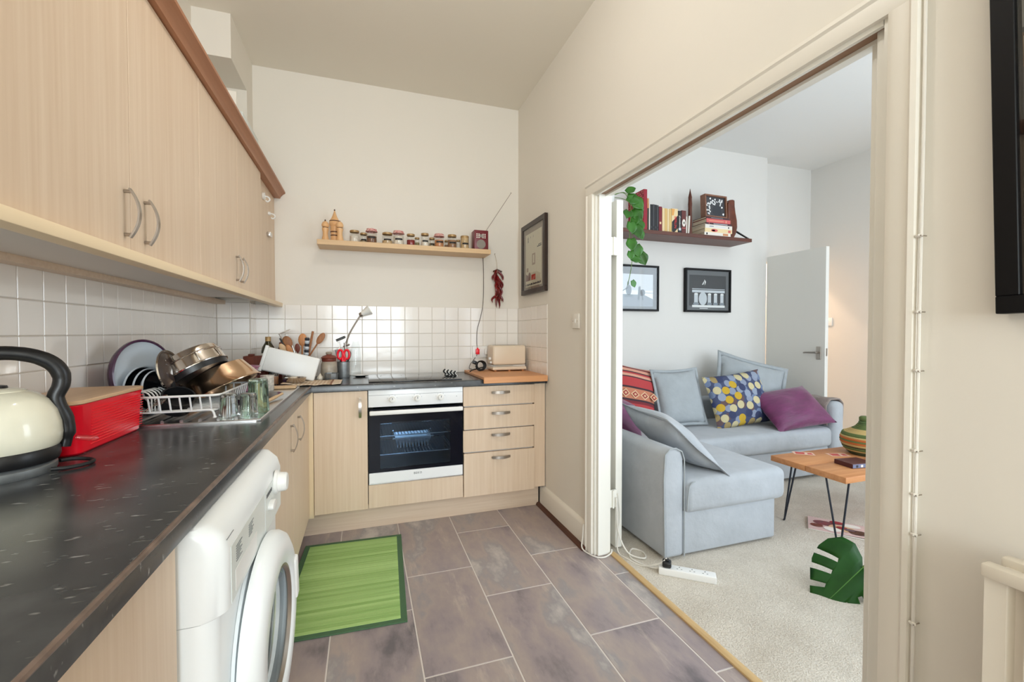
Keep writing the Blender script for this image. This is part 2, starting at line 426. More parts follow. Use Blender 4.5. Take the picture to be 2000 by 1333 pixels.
M['basket'] = ramp_mat('coiled_basket', [(0, (70, 80, 50)), (0.1, BE), (0.14, GR), (0.2, BK), (0.24, BE), (0.3, OR), (0.36, GR), (0.4, OR), (0.46, BE), (0.5, GR), (0.58, BE), (0.68, GR), (0.8, (84, 104, 60)), (0.92, GR)], 2, 0.0, 0.25, 0.85)

# ------------------------------------------------------------------ mesh helpers
class MB:
    def __init__(self):
        self.bm = bmesh.new()
        self.m = 0
    def _new(self, verts):
        fs = set()
        for v in verts:
            for f in v.link_faces: fs.add(f)
        for f in fs: f.material_index = self.m
    def box(self, x0, x1, y0, y1, z0, z1, bev=0.0, seg=1, mx=None):
        c = Vector(((x0 + x1) / 2, (y0 + y1) / 2, (z0 + z1) / 2))
        g = bmesh.ops.create_cube(self.bm, size=1.0, matrix=Matrix.Translation(c) @ Matrix.Diagonal((abs(x1 - x0), abs(y1 - y0), abs(z1 - z0), 1)))
        vs = g['verts']
        if bev > 0:
            es = set()
            for v in vs:
                for e in v.link_edges: es.add(e)
            r = bmesh.ops.bevel(self.bm, geom=list(es), offset=min(bev, abs(x1 - x0) * .49, abs(y1 - y0) * .49, abs(z1 - z0) * .49), segments=seg, affect='EDGES', profile=0.5)
            vs = list({v for f in r['faces'] for v in f.verts})
        if mx is not None: bmesh.ops.transform(self.bm, matrix=mx, verts=vs)
        self._new(vs)
        return self
    def face(self, pts):
        vs = [self.bm.verts.new(Vector(p)) for p in pts]
        f = self.bm.faces.new(vs); f.material_index = self.m
        return self
    def prism(self, poly, axis, a0, a1, bev=0.0, seg=2):
        def mk(u, v, a):
            return Vector((a, u, v)) if axis == 'X' else Vector((u, a, v)) if axis == 'Y' else Vector((u, v, a))
        A = [self.bm.verts.new(mk(u, v, a0)) for u, v in poly]
        B = [self.bm.verts.new(mk(u, v, a1)) for u, v in poly]
        n = len(poly)
        fs = [self.bm.faces.new(A), self.bm.faces.new(B[::-1])]
        for i in range(n):
            fs.append(self.bm.faces.new((A[i], B[i], B[(i + 1) % n], A[(i + 1) % n])))
        bmesh.ops.recalc_face_normals(self.bm, faces=fs)
        vs = A + B
        if bev > 0:
            es = {e for f in fs for e in f.edges}
            r = bmesh.ops.bevel(self.bm, geom=list(es), offset=bev, segments=seg, affect='EDGES', profile=0.5)
            vs = list({v for f in r['faces'] for v in f.verts} | {v for v in vs if v.is_valid})
        self._new(vs)
        return self
    def tube(self, pts, r, n=8, closed=False, cap=True):
        pts = [Vector(p) for p in pts]
        k = len(pts)
        rs = r if isinstance(r, (list, tuple)) else [r] * k
        up = None
        rings = []
        for i in range(k):
            if closed: t = pts[(i + 1) % k] - pts[i - 1]
            else: t = pts[min(i + 1, k - 1)] - pts[max(i - 1, 0)]
            if t.length < 1e-9: t = Vector((0, 0, 1))
            t.normalize()
            if up is None:
                up = Vector((0, 0, 1)) if abs(t.z) < 0.9 else Vector((1, 0, 0))
            up = up - t * up.dot(t)
            if up.length < 1e-6: up = t.orthogonal()
            up.normalize()
            s = t.cross(up)
            rings.append([self.bm.verts.new(pts[i] + (up * math.cos(2 * PI * j / n) + s * math.sin(2 * PI * j / n)) * rs[i]) for j in range(n)])
        fs = []
        for i in range(k if closed else k - 1):
            a, b = rings[i], rings[(i + 1) % k]
            for j in range(n):
                fs.append(self.bm.faces.new((a[j], a[(j + 1) % n], b[(j + 1) % n], b[j])))
        if cap and not closed:
            fs.append(self.bm.faces.new(rings[0][::-1])); fs.append(self.bm.faces.new(rings[-1]))
        for f in fs: f.material_index = self.m
        return self
    def lathe(self, prof, n=24, c=(0, 0, 0), mx=None, ribs=0, rib=0.0):
        rings = []
        c = Vector(c)
        allv = []
        for (r, z) in prof:
            if r < 1e-6:
                v = self.bm.verts.new(c + Vector((0, 0, z))); rings.append([v]); allv.append(v)
            else:
                ring = []
                for j in range(n):
                    a = 2 * PI * j / n
                    rr = r * (1 + rib * math.cos(ribs * a)) if ribs else r
                    ring.append(self.bm.verts.new(c + Vector((rr * math.cos(a), rr * math.sin(a), z))))
                rings.append(ring); allv += ring
        fs = []
        for a, b in zip(rings[:-1], rings[1:]):
            if len(a) == 1 and len(b) == 1: continue
            for j in range(n):
                k = (j + 1) % n
                if len(a) == 1: fs.append(self.bm.faces.new((a[0], b[k], b[j])))
                elif len(b) == 1: fs.append(self.bm.faces.new((a[j], a[k], b[0])))
                else: fs.append(self.bm.faces.new((a[j], a[k], b[k], b[j])))
        for f in fs: f.material_index = self.m
        if mx is not None: bmesh.ops.transform(self.bm, matrix=mx, verts=allv)
        return self
    def ball(self, c, r, s=(1, 1, 1), n=12, mx=None):
        g = bmesh.ops.create_uvsphere(self.bm, u_segments=n, v_segments=max(6, n // 2), radius=1.0,
                                      matrix=Matrix.Translation(Vector(c)) @ (mx or Matrix()) @ Matrix.Diagonal((r * s[0], r * s[1], r * s[2], 1)))
        self._new(g['verts'])
        return self
    def grid(self, fn, nu, nv, double=None):
        V = [[self.bm.verts.new(Vector(fn(i / nu, j / nv))) for j in range(nv + 1)] for i in range(nu + 1)]
        for i in range(nu):
            for j in range(nv):
                f = self.bm.faces.new((V[i][j], V[i + 1][j], V[i + 1][j + 1], V[i][j + 1])); f.material_index = self.m
        return self
    def xf(self, mx):
        bmesh.ops.transform(self.bm, matrix=mx, verts=self.bm.verts[:]); return self
    def build(self, name, mats, parent=None, W=False, at=None, angle=35, rot=None, keep=False):
        if not isinstance(mats, (list, tuple)): mats = [mats]
        if W:
            off = Vector((0, 0, 0)); q = parent
            while q is not None: off += q.location; q = q.parent
            if at is not None: off += Vector(at)
            bmesh.ops.translate(self.bm, vec=-off, verts=self.bm.verts[:])
        bmesh.ops.recalc_face_normals(self.bm, faces=self.bm.faces[:]) if not keep else None
        me = bpy.data.meshes.new(name)
        self.bm.to_mesh(me); self.bm.free()
        for q in mats: me.materials.append(M[q] if isinstance(q, str) else q)
        me.polygons.foreach_set('use_smooth', [True] * len(me.polygons))
        me.set_sharp_from_angle(angle=math.radians(angle))
        o = bpy.data.objects.new(name, me)
        COL.objects.link(o)
        if parent is not None: o.parent = parent
        if at is not None: o.location = at
        if rot is not None: o.rotation_euler = rot
        return o
def tag(o, label, cat, group=None, kind=None):
    if label: o['label'] = label
    if cat: o['category'] = cat
    if group: o['group'] = group
    if kind: o['kind'] = kind
    return o
def thing(name, label, cat, loc=(0, 0, 0), rot=(0, 0, 0), group=None):
    o = bpy.data.objects.new(name, None)
    o.empty_display_size = 0.05
    o.location = loc; o.rotation_euler = rot
    COL.objects.link(o)
    return tag(o, label, cat, group)
def struct(mb, name, mats, parent=None, **kw):
    o = mb.build(name, mats, parent, **kw)
    if parent is None: o['kind'] = 'structure'
    return o
def clone(src, parent, loc=None, rot=None):
    o = src.copy(); COL.objects.link(o); o.parent = parent
    if loc is not None: o.location = loc
    if rot is not None: o.rotation_euler = rot
    return o
def dup(root, loc, label, rot=None):
    r = root.copy(); COL.objects.link(r); r.location = loc
    if rot is not None: r.rotation_euler = rot
    r['label'] = label
    for ch in list(root.children):
        c = clone(ch, r)
        for g in list(ch.children): clone(g, c)
    return r
def basis(u, v, c=(0, 0, 0)):
    """matrix with local X along u, local Y roughly along v, local Z the face normal"""
    u = Vector(u).normalized(); v = Vector(v); v = (v - u * v.dot(u)).normalized(); w = u.cross(v)
    return Matrix.Translation(Vector(c)) @ Matrix((u, v, w)).transposed().to_4x4()
def text(s, size, mx, m, name, parent, ext=0.0003, w=None):
    cu = bpy.data.curves.new(name, 'FONT'); cu.body = s; cu.size = size; cu.extrude = ext; cu.align_x = 'CENTER'; cu.align_y = 'CENTER'; cu.resolution_u = 2
    if w: cu.space_character = w
    t = bpy.data.objects.new(name, cu)
    me = bpy.data.meshes.new_from_object(t)
    bpy.data.objects.remove(t)
    me.name = name
    me.transform(mx)
    me.materials.clear(); me.materials.append(M[m])
    o = bpy.data.objects.new(name, me); COL.objects.link(o)
    if parent is not None: o.parent = parent
    return o
def arc(c, r, a0, a1, n, ax='XZ'):
    out = []
    for i in range(n + 1):
        a = a0 + (a1 - a0) * i / n
        p, q = r * math.cos(a), r * math.sin(a)
        out.append((c[0] + p, c[1], c[2] + q) if ax == 'XZ' else (c[0] + p, c[1] + q, c[2]) if ax == 'XY' else (c[0], c[1] + p, c[2] + q))
    return out
def spline(pts, n=8):
    """Catmull-Rom through the points"""
    P = [Vector(p) for p in pts]; out = []
    for i in range(len(P) - 1):
        a, b, c, d = P[max(i - 1, 0)], P[i], P[i + 1], P[min(i + 2, len(P) - 1)]
        for k in range(n):
            t = k / n
            out.append(0.5 * ((2 * b) + (c - a) * t + (2 * a - 5 * b + 4 * c - d) * t * t + (3 * b - a - 3 * c + d) * t ** 3))
    out.append(P[-1]); return out

H = 3.05; W = 2.10; WT = 0.926
# ------------------------------------------------------------------ setting
struct(MB().box(-.12, 2.19, -6.99, .12, -.06, -.0012), 'floor', 'floor_grout')
FL = bpy.data.objects['floor']
tile_meshes = {}
def floor_tile(x0, x1, y0, y1):
    g = 0.0028
    key = (round(x1 - x0, 3), round(y1 - y0, 3))
    c = ((x0 + x1) / 2, (y0 + y1) / 2, -0.006)
    if key in tile_meshes:
        return clone(tile_meshes[key], FL, c, (0, 0, 0))
    hx, hy = key[0] / 2 - g, key[1] / 2 - g
    o = MB().box(-hx, hx, -hy, hy, 0, .006, .0012).build('floor_tile', 'floor_tile', FL, at=c)
    tile_meshes[key] = o
    return o
cols = [(.421, .757, -1.156), (.757, 1.093, -1.422), (1.093, 1.429, -1.156), (1.429, 1.766, -1.434), (1.766, 2.102, -1.148), (2.102, 2.19, -1.469)]
for x0, x1, j in cols:
    ys = [j + .677 * k for k in range(-9, 4)]
    for a in ys:
        y0, y1 = a, a + .677
        lo, hi = -6.9, -0.49 if x0 < 2.1 else -1.20
        if x0 >= 2.1: lo = -2.72
        y0, y1 = max(y0, lo), min(y1, hi)
        if y1 - y0 > .03: floor_tile(x0, x1 if x0 > 2 and x0 < 2.1 or x0 < 2 else x1, y0, y1)
struct(MB().box(2.2, 5.75, -4.72, .32, -.06, .002), 'floor_living_room', 'carpet')
struct(MB().box(4.88, 5.75, .32, 1.3, -.06, .002), 'floor_hall', 'carpet')
struct(MB().prism([(2.186, -.006), (2.186, .008), (2.194, .013), (2.212, .013), (2.220, .008), (2.220, -.006)], 'Y', -2.62, -1.285), 'trim_1', 'thresh')

struct(MB().box(-.12, 0, -6.99, .12, -.06, H), 'wall_left', 'wall')
struct(MB().box(0, 2.10, 0, .12, -.06, H), 'wall_back', 'wall')
struct(MB().box(0, .19, -.15, 0, 0, H), 'wall_pipe_boxing', 'wall')
struct(MB().box(0, .19, -.50, -.15, 2.80, H), 'wall_soffit', 'wall')
mb = MB()
mb.box(2.1, 2.19, -1.25, .32, -.06, H); mb.box(2.1, 2.19, -6.99, -2.678, -.06, H); mb.box(2.1, 2.19, -2.678, -1.25, 2.045, H)
struct(mb, 'wall_right', 'wall')
mb = MB()
mb.box(-.12, .2, -7.11, -6.99, -.06, H); mb.box(1.7, 2.19, -7.11, -6.99, -.06, H); mb.box(2.19, 2.7, -4.84, -4.72, -.06, H); mb.box(5.3, 5.75, -4.84, -4.72, -.06, H)
mb.box(.2, 1.7, -7.11, -6.99, -.06, .75); mb.box(.2, 1.7, -7.11, -6.99, 2.55, H)
mb.box(2.7, 5.3, -4.84, -4.72, -.06, .55); mb.box(2.7, 5.3, -4.84, -4.72, 2.65, H)
struct(mb, 'wall_front', 'wall_white')
def window(n, x0, x1, z0, z1, y=0):
    mb = MB()
    for a, b in ((x0, x0 + .06), ((x0 + x1) / 2 - .03, (x0 + x1) / 2 + .03), (x1 - .06, x1)): mb.box(a, b, y - .03, y + .02, z0, z1)
    for a, b in ((z0, z0 + .06), (z1 - .06, z1)): mb.box(x0 + .06, x1 - .06, y - .03, y + .02, a, b)
    o = struct(mb, 'window_%d' % n, 'gloss')
window(1, .2, 1.7, .75, 2.55, -7.05); window(2, 2.7, 5.3, .55, 2.65, -4.78)
struct(MB().box(-.12, 2.19, -7.11, .12, H, H + .1), 'ceiling', 'ceil')
struct(MB().box(2.19, 5.75, -4.84, 1.42, H, H + .1), 'ceiling_living_room', 'ceil_white')
struct(MB().box(2.19, 4.88, .09, .32, -.06, H), 'wall_chimney_breast', 'wall_white')
mb = MB(); mb.box(4.88, 4.93, .2, .32, -.06, H); mb.box(5.58, 5.65, .2, .32, -.06, H); mb.box(4.93, 5.58, .2, .32, 2.0, H)
struct(mb, 'wall_alcove', 'wall_white')
mb = MB(); mb.box(5.65, 5.75, -4.72, -4.4, -.06, H); mb.box(5.65, 5.75, -2.2, 1.42, -.06, H); mb.box(5.65, 5.75, -4.4, -2.2, -.06, .6); mb.box(5.65, 5.75, -4.4, -2.2, 2.6, H)
struct(mb, 'wall_living_room_right', 'wall_white')
mb = MB()
for a, b in ((-4.4, -4.34), (-3.33, -3.27), (-2.26, -2.2)): mb.box(5.68, 5.73, a, b, .6, 2.6)
for a, b in ((.6, .66), (2.54, 2.6)): mb.box(5.68, 5.73, -4.34, -2.26, a, b)
struct(mb, 'window_3', 'gloss')  # unseen window frame added to go with the side fill light
mb = MB(); mb.box(4.78, 4.88, .32, 1.42, -.06, H); mb.box(4.88, 5.65, 1.3, 1.42, -.06, H)
struct(mb, 'wall_hall', 'wall_white')
# baseboard and quadrant on the right-hand wall
struct(MB().prism([(2.1, 0), (2.078, 0), (2.078, .125), (2.083, .138), (2.092, .147), (2.1, .15)], 'Y', -1.182, -.52), 'baseboard_right', 'cream_gloss')
struct(MB().prism([(2.078, 0), (2.055, 0), (2.057, .010), (2.064, .018), (2.078, .022)], 'Y', -1.20, -.50), 'trim_2', 'brown_trim')
struct(MB().prism([(2.1, 0), (2.084, 0), (2.084, .12), (2.1, .14)], 'Y', -6.98, -2.75), 'baseboard_front_right', 'cream_gloss')
# door lining of the wide opening: two casings, head casing, stepped linings
mb = MB()
for ya, yb, s in ((-1.25, -1.182, 1), (-2.678, -2.745, -1)):
    mb.prism([(2.1, ya), (2.086, ya), (2.082, ya + s * .012), (2.082, ya + s * .045), (2.076, ya + s * .052), (2.078, yb - s * .004), (2.1, yb)], 'Z', 0, 1.9995)
mb.prism([(2.1, 2.0), (2.086, 2.0), (2.082, 2.012), (2.082, 2.045), (2.076, 2.052), (2.078, 2.064), (2.1, 2.068)], 'Y', -2.745, -1.182)
struct(mb, 'trim_3', 'cream_gloss')
mb = MB()
mb.box(2.1, 2.125, -1.262, -1.25, 0, 2.0); mb.box(2.112, 2.19, -1.282, -1.25, 0, 2.0, .002)
mb.box(2.1, 2.125, -2.678, -2.662, 0, 2.0); mb.box(2.125, 2.155, -2.678, -2.63, 0, 2.0, .002); mb.box(2.155, 2.19, -2.678, -2.60, 0, 2.0, .002)
mb.box(2.1, 2.112, -2.66, -1.262, 1.988, 2.045); mb.box(2.112, 2.15, -2.66, -1.262, 2.034, 2.045); mb.box(2.15, 2.157, -2.66, -1.262, 1.984, 2.045); mb.box(2.157, 2.19, -2.66, -1.262, 1.99, 2.045)
struct(mb, 'trim_4', 'gloss')
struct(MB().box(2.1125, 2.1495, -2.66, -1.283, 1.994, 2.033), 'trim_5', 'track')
# folded-back door leaf behind the left jamb, with two hinges
d1 = struct(MB().box(2.243, 2.285, -1.248, -.56, .012, 1.985, .002), 'door_1', 'gloss')
for z in (.30, 1.72):
    MB().box(2.188, 2.246, -1.262, -1.25, z - .05, z + .05, .002).tube([(2.217, -1.266, z - .05), (2.217, -1.266, z + .05)], .006, 8).build('hinge', 'gloss', d1)
# open white door in the living room
d2 = struct(MB().box(4.88, 4.92, -.535, .085, .012, 2.022, .002), 'door_2', 'door_white')
MB().box(4.874, 4.88, -.50, -.455, .985, 1.105, .002).build('handle_plate', 'nickel', d2)
MB().tube(spline([(4.876, -.478, 1.05), (4.845, -.478, 1.05), (4.838, -.465, 1.05), (4.838, -.38, 1.048), (4.842, -.36, 1.045)], 5), .008, 8).build('door_handle', 'nickel', d2)
MB().box(4.892, 4.908, -.537, -.535, 1.02, 1.09).build('latch_plate', 'nickel', d2)
struct(MB().box(2.29, 4.88, .075, .09, 0, .13, .003), 'baseboard_living_room', 'gloss')

# wall tiles: every tile its own piece, slightly uneven
TS = .1018
tkey = {}
def wall_tile(wall, c, w, h, face):
    key = (round(w, 3), round(h, 3))
    if key not in tkey:
        hw, hh, t = w / 2 - .0011, h / 2 - .0011, .006
        b = .0022
        mb = MB()
        o = [(-hw, -hh, 0), (hw, -hh, 0), (hw, hh, 0), (-hw, hh, 0)]
        i1 = [(-hw, -hh, t - .0016), (hw, -hh, t - .0016), (hw, hh, t - .0016), (-hw, hh, t - .0016)]
        i2 = [(-hw + b, -hh + b, t), (hw - b, -hh + b, t), (hw - b, hh - b, t), (-hw + b, hh - b, t)]
        R = [[mb.bm.verts.new(p) for p in r] for r in (o, i1, i2)]
        for a, d in zip(R[:-1], R[1:]):
            for k in range(4): mb.bm.faces.new((a[k], a[(k + 1) % 4], d[(k + 1) % 4], d[k]))
        mb.bm.faces.new(R[2])
        ob = mb.build('wall_tile', 'tile', wall, angle=15)
        tkey[key] = ob
    else:
        ob = clone(tkey[key], wall)
    j = lambda: random.uniform(-.0045, .0045)
    base = {'-Y': Euler((PI / 2, 0, 0)), '+X': Euler((PI / 2, 0, PI / 2)), '-X': Euler((PI / 2, 0, -PI / 2))}[face].to_matrix()
    ob.location = c
    ob.rotation_euler = (base @ Euler((j(), j(), 0)).to_matrix()).to_euler()
    return ob
ZT = 1.435
rows = [(ZT - (k + 1) * TS, ZT - k * TS) for k in range(5)]
rows[-1] = (WT, rows[-1][1])
O_ = bpy.data.objects
def cuts(a, b, first):
    xs = [a]; x = first
    while x < b - 1e-4:
        if x > a + .004: xs.append(x)
        x += TS
    xs.append(b); return list(zip(xs[:-1], xs[1:]))
x_first = (W + .0034 - 11 * TS) - 9 * TS
for z0, z1 in rows:
    for a, b in cuts(.19, 2.094, x_first): wall_tile(O_['wall_back'], ((a + b) / 2, 0, (z0 + z1) / 2), b - a, z1 - z0, '-Y')
    for a, b in cuts(-3.16, -.156, -3.16): wall_tile(O_['wall_left'], (0, (a + b) / 2, (z0 + z1) / 2), b - a, z1 - z0, '+X')
    for a, b in cuts(-.61, -.006, -.61): wall_tile(O_['wall_right'], (2.1, (a + b) / 2, (z0 + z1) / 2), b - a, z1 - z0, '-X')
    for a, b in ((.006, .088), (.088, .19)): wall_tile(O_['wall_pipe_boxing'], ((a + b) / 2, -.15, (z0 + z1) / 2), b - a, z1 - z0, '-Y')
    for a, b in ((-.15, -.09), (-.09, -.006)): wall_tile(O_['wall_pipe_boxing'], (.19, (a + b) / 2, (z0 + z1) / 2), b - a, z1 - z0, '+X')
# grouted backing strip under the tiles: one skim per wall
MB().box(.19, 2.1, -.003, 0, WT, ZT).build('grout_bed', 'grout', O_['wall_back'])
MB().box(0, .003, -3.16, -.15, WT, ZT).build('grout_bed', 'grout', O_['wall_left'])
MB().box(2.097, 2.1, -.61, 0, WT, ZT).build('grout_bed', 'grout', O_['wall_right'])
MB().box(0, .193, -.153, 0, WT, ZT).build('grout_bed', 'grout', O_['wall_pipe_boxing'])

# ------------------------------------------------------------------ kitchen units
def bow(mb, p0, p1, out, wdir, w=.013, t=.004, rise=.032, n=12, posts=True):
    p0, p1, out, wdir = Vector(p0), Vector(p1), Vector(out), Vector(wdir)
    ax = (p1 - p0).normalized()
    rings = []
    for i in range(n + 1):
        s = i / n
        k = 4 * s * (1 - s)
        p = p0.lerp(p1, s) + out * (.012 + (rise - .012) * k)
        tang = (ax * (p1 - p0).length + out * (rise - .012) * 4 * (1 - 2 * s)).normalized()
        nn = (out - tang * out.dot(tang)).normalized()
        ww = w * (.75 + .25 * k)
        rings.append([mb.bm.verts.new(p + wdir * a * ww / 2 + nn * b * t / 2) for a, b in ((-1, -1), (1, -1), (1, 1), (-1, 1))])
    for a, b in zip(rings[:-1], rings[1:]):
        for j in range(4): mb.bm.faces.new((a[j], a[(j + 1) % 4], b[(j + 1) % 4], b[j]))
    mb.bm.faces.new(rings[0]); mb.bm.faces.new(rings[-1][::-1])
    if posts:
        for s in (.06, .94):
            p = p0.lerp(p1, s)
            mb.tube([p, p + out * (.012 + (rise - .012) * 4 * s * (1 - s))], .0045, 8)
    return mb

# upper cabinets
CX0, CX1 = 0.0, .315
def upper(name, label, y0, y1, hy):
    t = thing(name, label, 'cabinet', (0.16, (y0 + y1) / 2, 1.445), group=None)
    mb = MB()
    mb.box(.001, CX1, y0, y0 + .018, 1.447, 2.165); mb.box(.001, CX1, y1 - .018, y1, 1.447, 2.165)
    mb.box(.001, .006, y0 + .018, y1 - .018, 1.447, 2.165)
    mb.box(.006, CX1, y0 + .018, y1 - .018, 2.147, 2.165); mb.box(.006, CX1, y0 + .018, y1 - .018, 1.447, 1.465)
    mb.box(.006, .30, y0 + .018, y1 - .018, 1.80, 1.818)
    mb.build('carcass', 'under_white', t, W=True)
    ym = (y0 + y1) / 2
    for a, b, h in ((y0 + .0015, ym - .0015, hy[0]), (ym + .0015, y1 - .0015, hy[1])):
        mb = MB(); mb.box(.3165, .335, a, b, 1.449, 2.163, .0012)
        d = mb.build('cabinet_door', ['beech'], t, W=True)
        bow(MB(), (.335, h, 1.478), (.335, h, 1.60), (1, 0, 0), (0, 1, 0)).build('handle', 'nickel', d, W=True)
    return t
upper('wall_cabinet', 'beech double-door wall cabinet nearest the camera, its bow handles large in the picture', -2.515, -1.521, (-2.050, -1.945))
upper('wall_cabinet', 'beech double-door wall cabinet at the far end, its bow handles small', -1.519, -.520, (-1.055, -.975))
# open end unit in the corner
t = thing('corner_unit', 'narrow open beech corner unit at the far end of the wall cabinets', 'cabinet', (.16, -.26, 1.445))
mb = MB(); mb.box(.001, .30, -.518, -.50, 1.447, 2.165); mb.box(.192, .298, -.50, -.153, 1.447, 1.465); mb.box(.192, .298, -.50, -.153, 2.147, 2.165)
mb.build('carcass', 'under_white', t, W=True)
MB().box(.298, .314, -.50, -.002, 1.447, 2.165, .001).build('filler_panel', 'beech', t, W=True)
for z in (1.56, 1.70, 1.84, 1.91, 2.04, 2.10): MB().tube([(.313, -.462, z), (.3146, -.462, z)], .004, 8).build('pin_hole', 'brown_trim', t, W=True)
def hook(y, z, label, r):
    o = thing('cup_hook', label, 'hook', (.314, y, z), group='white hooks on the corner unit')
    MB().tube([(0, 0, 0), (.012, 0, 0)], r, 12).build('hook_base', 'white_plastic', o)
    MB().tube(spline([(.010, 0, 0), (.03, 0, -.004), (.038, 0, -.02), (.026, 0, -.032), (.016, 0, -.026)], 5), .0045, 8).build('hook_arm', 'white_plastic', o)
hook(-.36, 2.075, 'white round-based plastic hook, upper of the two on the corner unit', .022)
hook(-.20, 2.01, 'small white plastic hook, lower of the two on the corner unit', .012)
o = MB().box(0, .02, -.03, .03, -.014, .014, .004, 2).build('door_catch', 'chrome', None, at=(.314, -.22, 1.87)); tag(o, 'small chrome catch on the corner unit beneath the white hooks', 'catch')
# cornice and light pelmet
o = MB().prism([(.0, 0), (.352, 0), (.356, .012), (.372, .03), (.384, .036), (.384, .048), (0, .048)], 'Y', -2.54, -.003).build('cornice', 'cornice', None, at=(0, 0, 2.166))
tag(o, 'reddish-brown wooden cornice along the top of the wall cabinets', 'cornice')
t = thing('light_pelmet', 'pale beech pelmet strip along the underside of the wall cabinets', 'pelmet', (.33, -1.25, 1.418))
MB().box(.315, .36, -2.54, -.002, 1.418, 1.4445, .003, 2).build('pelmet_strip', 'beech_edge', t, W=True)
MB().box(.008, .055, -2.54, -.152, 1.421, 1.4445).build('back_rail', 'beech_h', t, W=True)
o = MB().box(.055, .316, -2.53, -.52, 1.4405, 1.4455).build('under_panel', 'under_white', t, W=True)
for y in (-1.95, -1.82, -1.33, -1.08): MB().tube([(.28, y, 1.4408), (.28, y, 1.4398)], .006, 8).build('screw_cover', 'nickel', t, W=True)
# boxes stored on top
t = thing('storage_box', 'thin white carton with faint lettering standing on top of the wall cabinets', 'box', (.15, -.47, 2.214))
MB().box(-.075, .08, -.10, -.085, 0, .372, .002).build('carton', 'paper', t)
text('a', .06, Matrix.Translation((.0, -.1006, .30)) @ Euler((PI / 2, 0, 0)).to_matrix().to_4x4(), 'print_grey', 'printed_lettering', t)
t = thing('storage_box', 'translucent pale grey plastic box behind the white carton above the cabinets', 'box', (.165, -.33, 2.2145))
MB().box(-.085, .085, -.19, .19, 0, .288, .006, 2).build('tub', 'wm_grey', t)
for k in range(3): MB().prism([(.06 + .04 * k, .12), (.075 + .04 * k, .12), (.08 + .04 * k, .20), (.062 + .04 * k, .21)], 'X', .0855, .086).build('printed_mark', 'print_grey', t)

# worktop, one continuous L with the cut-out for the sink bowl
SX0, SX1, SY0, SY1 = .15, .50, -1.20, -.82
def prism_holes(mb, outer, holes, z0, z1):
    polys = [outer] + holes
    flat = [p for q in polys for p in q]
    tris = tessellate_polygon([[Vector((x, y, 0)) for x, y in q] for q in polys])
    top = [mb.bm.verts.new((x, y, z1)) for x, y in flat]
    bot = [mb.bm.verts.new((x, y, z0)) for x, y in flat]
    for a, b, c in tris:
        mb.bm.faces.new((top[a], top[b], top[c])); mb.bm.faces.new((bot[c], bot[b], bot[a]))
    k = 0
    for q in polys:
        n = len(q)
        for i in range(n):
            mb.bm.faces.new((bot[k + i], bot[k + (i + 1) % n], top[k + (i + 1) % n], top[k + i]))
        k += n
t = thing('worktop', 'speckled black laminate worktop running round the corner, worn front edge', 'worktop', (.3, -1.0, .886))
mb = MB()
e = .008
prism_holes(mb, [(.0, -3.2), (.6 - e, -3.2), (.6 - e, -.6 + e), (2.094, -.6 + e), (2.094, -.004), (.0, -.004)], [[(SX0, SY0), (SX1, SY0), (SX1, SY1), (SX0, SY1)]], .886, WT)
mb.prism([(.6 - e, .886), (.6, .886), (.6, WT - e), (.6 - e * .3, WT - e * .3), (.6 - e, WT)], 'Y', -3.2, -.6 + e * 2)
mb.prism([(-.6 + e, .886), (-.6, .886), (-.6, WT - e), (-.6 + e * .3, WT - e * .3), (-.6 + e, WT)], 'X', .6 - e * 2, 2.094)
mb.build('worktop_slab', 'worktop', t, W=True, angle=25)
mb = MB()
mb.tube([(.6 - .0045, -3.2, WT - .0045), (.6 - .0045, -.605, WT - .0045)], .0052, 8)
mb.build('worn_edge', 'worktop_edge', t, W=True)
MB().box(2.086, 2.098, -.603, -.55, .885, .9275, .002).build('edge_cap', 'black_matte', t, W=True)

# base run along the left wall
def beech_box(mb, *a): return mb.box(*a, .001)
t = thing('base_cabinet', 'beech base cabinet end by the washing machine, under the near worktop', 'cabinet', (.3, -2.83, .15))
MB().box(.02, .562, -3.18, -2.482, .15, .885).build('carcass', 'under_white', t, W=True)
for a, b in ((-2.832, -2.486), (-3.18, -2.835)):
    MB().box(.564, .582, a, b, .15, .882, .0012).build('cabinet_door', 'beech', t, W=True)
t = thing('sink_base_cabinet', 'beech two-door base cabinet under the sink, beyond the washing machine', 'cabinet', (.3, -1.2, .15))
MB().box(.02, .562, -1.855, -.62, .15, .70).box(.545, .562, -1.855, -.62, .70, .885).build('carcass', 'under_white', t, W=True)
for a, b, h in ((-1.853, -1.194, -1.24), (-1.190, -.585, -1.02)):
    d = MB().box(.564, .582, a, b, .15, .882, .0012).build('cabinet_door', 'beech', t, W=True)
    bow(MB(), (.582, h, .705), (.582, h, .83), (1, 0, 0), (0, 1, 0), rise=.03).build('handle', 'nickel', d, W=True)
o = MB().box(.52, .538, -1.86, -.50, 0, .149).build('plinth', 'brown_trim', None); tag(o, 'plinth board under the sink cabinet doors, shade put into its dark brown', 'plinth')  # dark brown stands in for the shade on the recessed plinth
# back run
t = thing('base_cabinet', 'beech base cabinet with one door left of the oven', 'cabinet', (.75, -.3, .15))
MB().box(.62, .905, -.56, -.02, .15, .885).build('carcass', 'under_white', t, W=True)
d = MB().box(.609, .911, -.585, -.566, .152, .882, .0012).build('cabinet_door', 'beech', t, W=True)
bow(MB(), (.869, -.585, .722), (.869, -.585, .845), (0, -1, 0), (1, 0, 0), w=.018, rise=.03).build('handle', 'nickel', d, W=True)
MB().prism([(.566, -.575), (.572, -.582), (.606, -.582), (.606, -.566), (.566, -.566)], 'Z', .135, .884).build('corner_post', 'beech_edge', t, W=True)
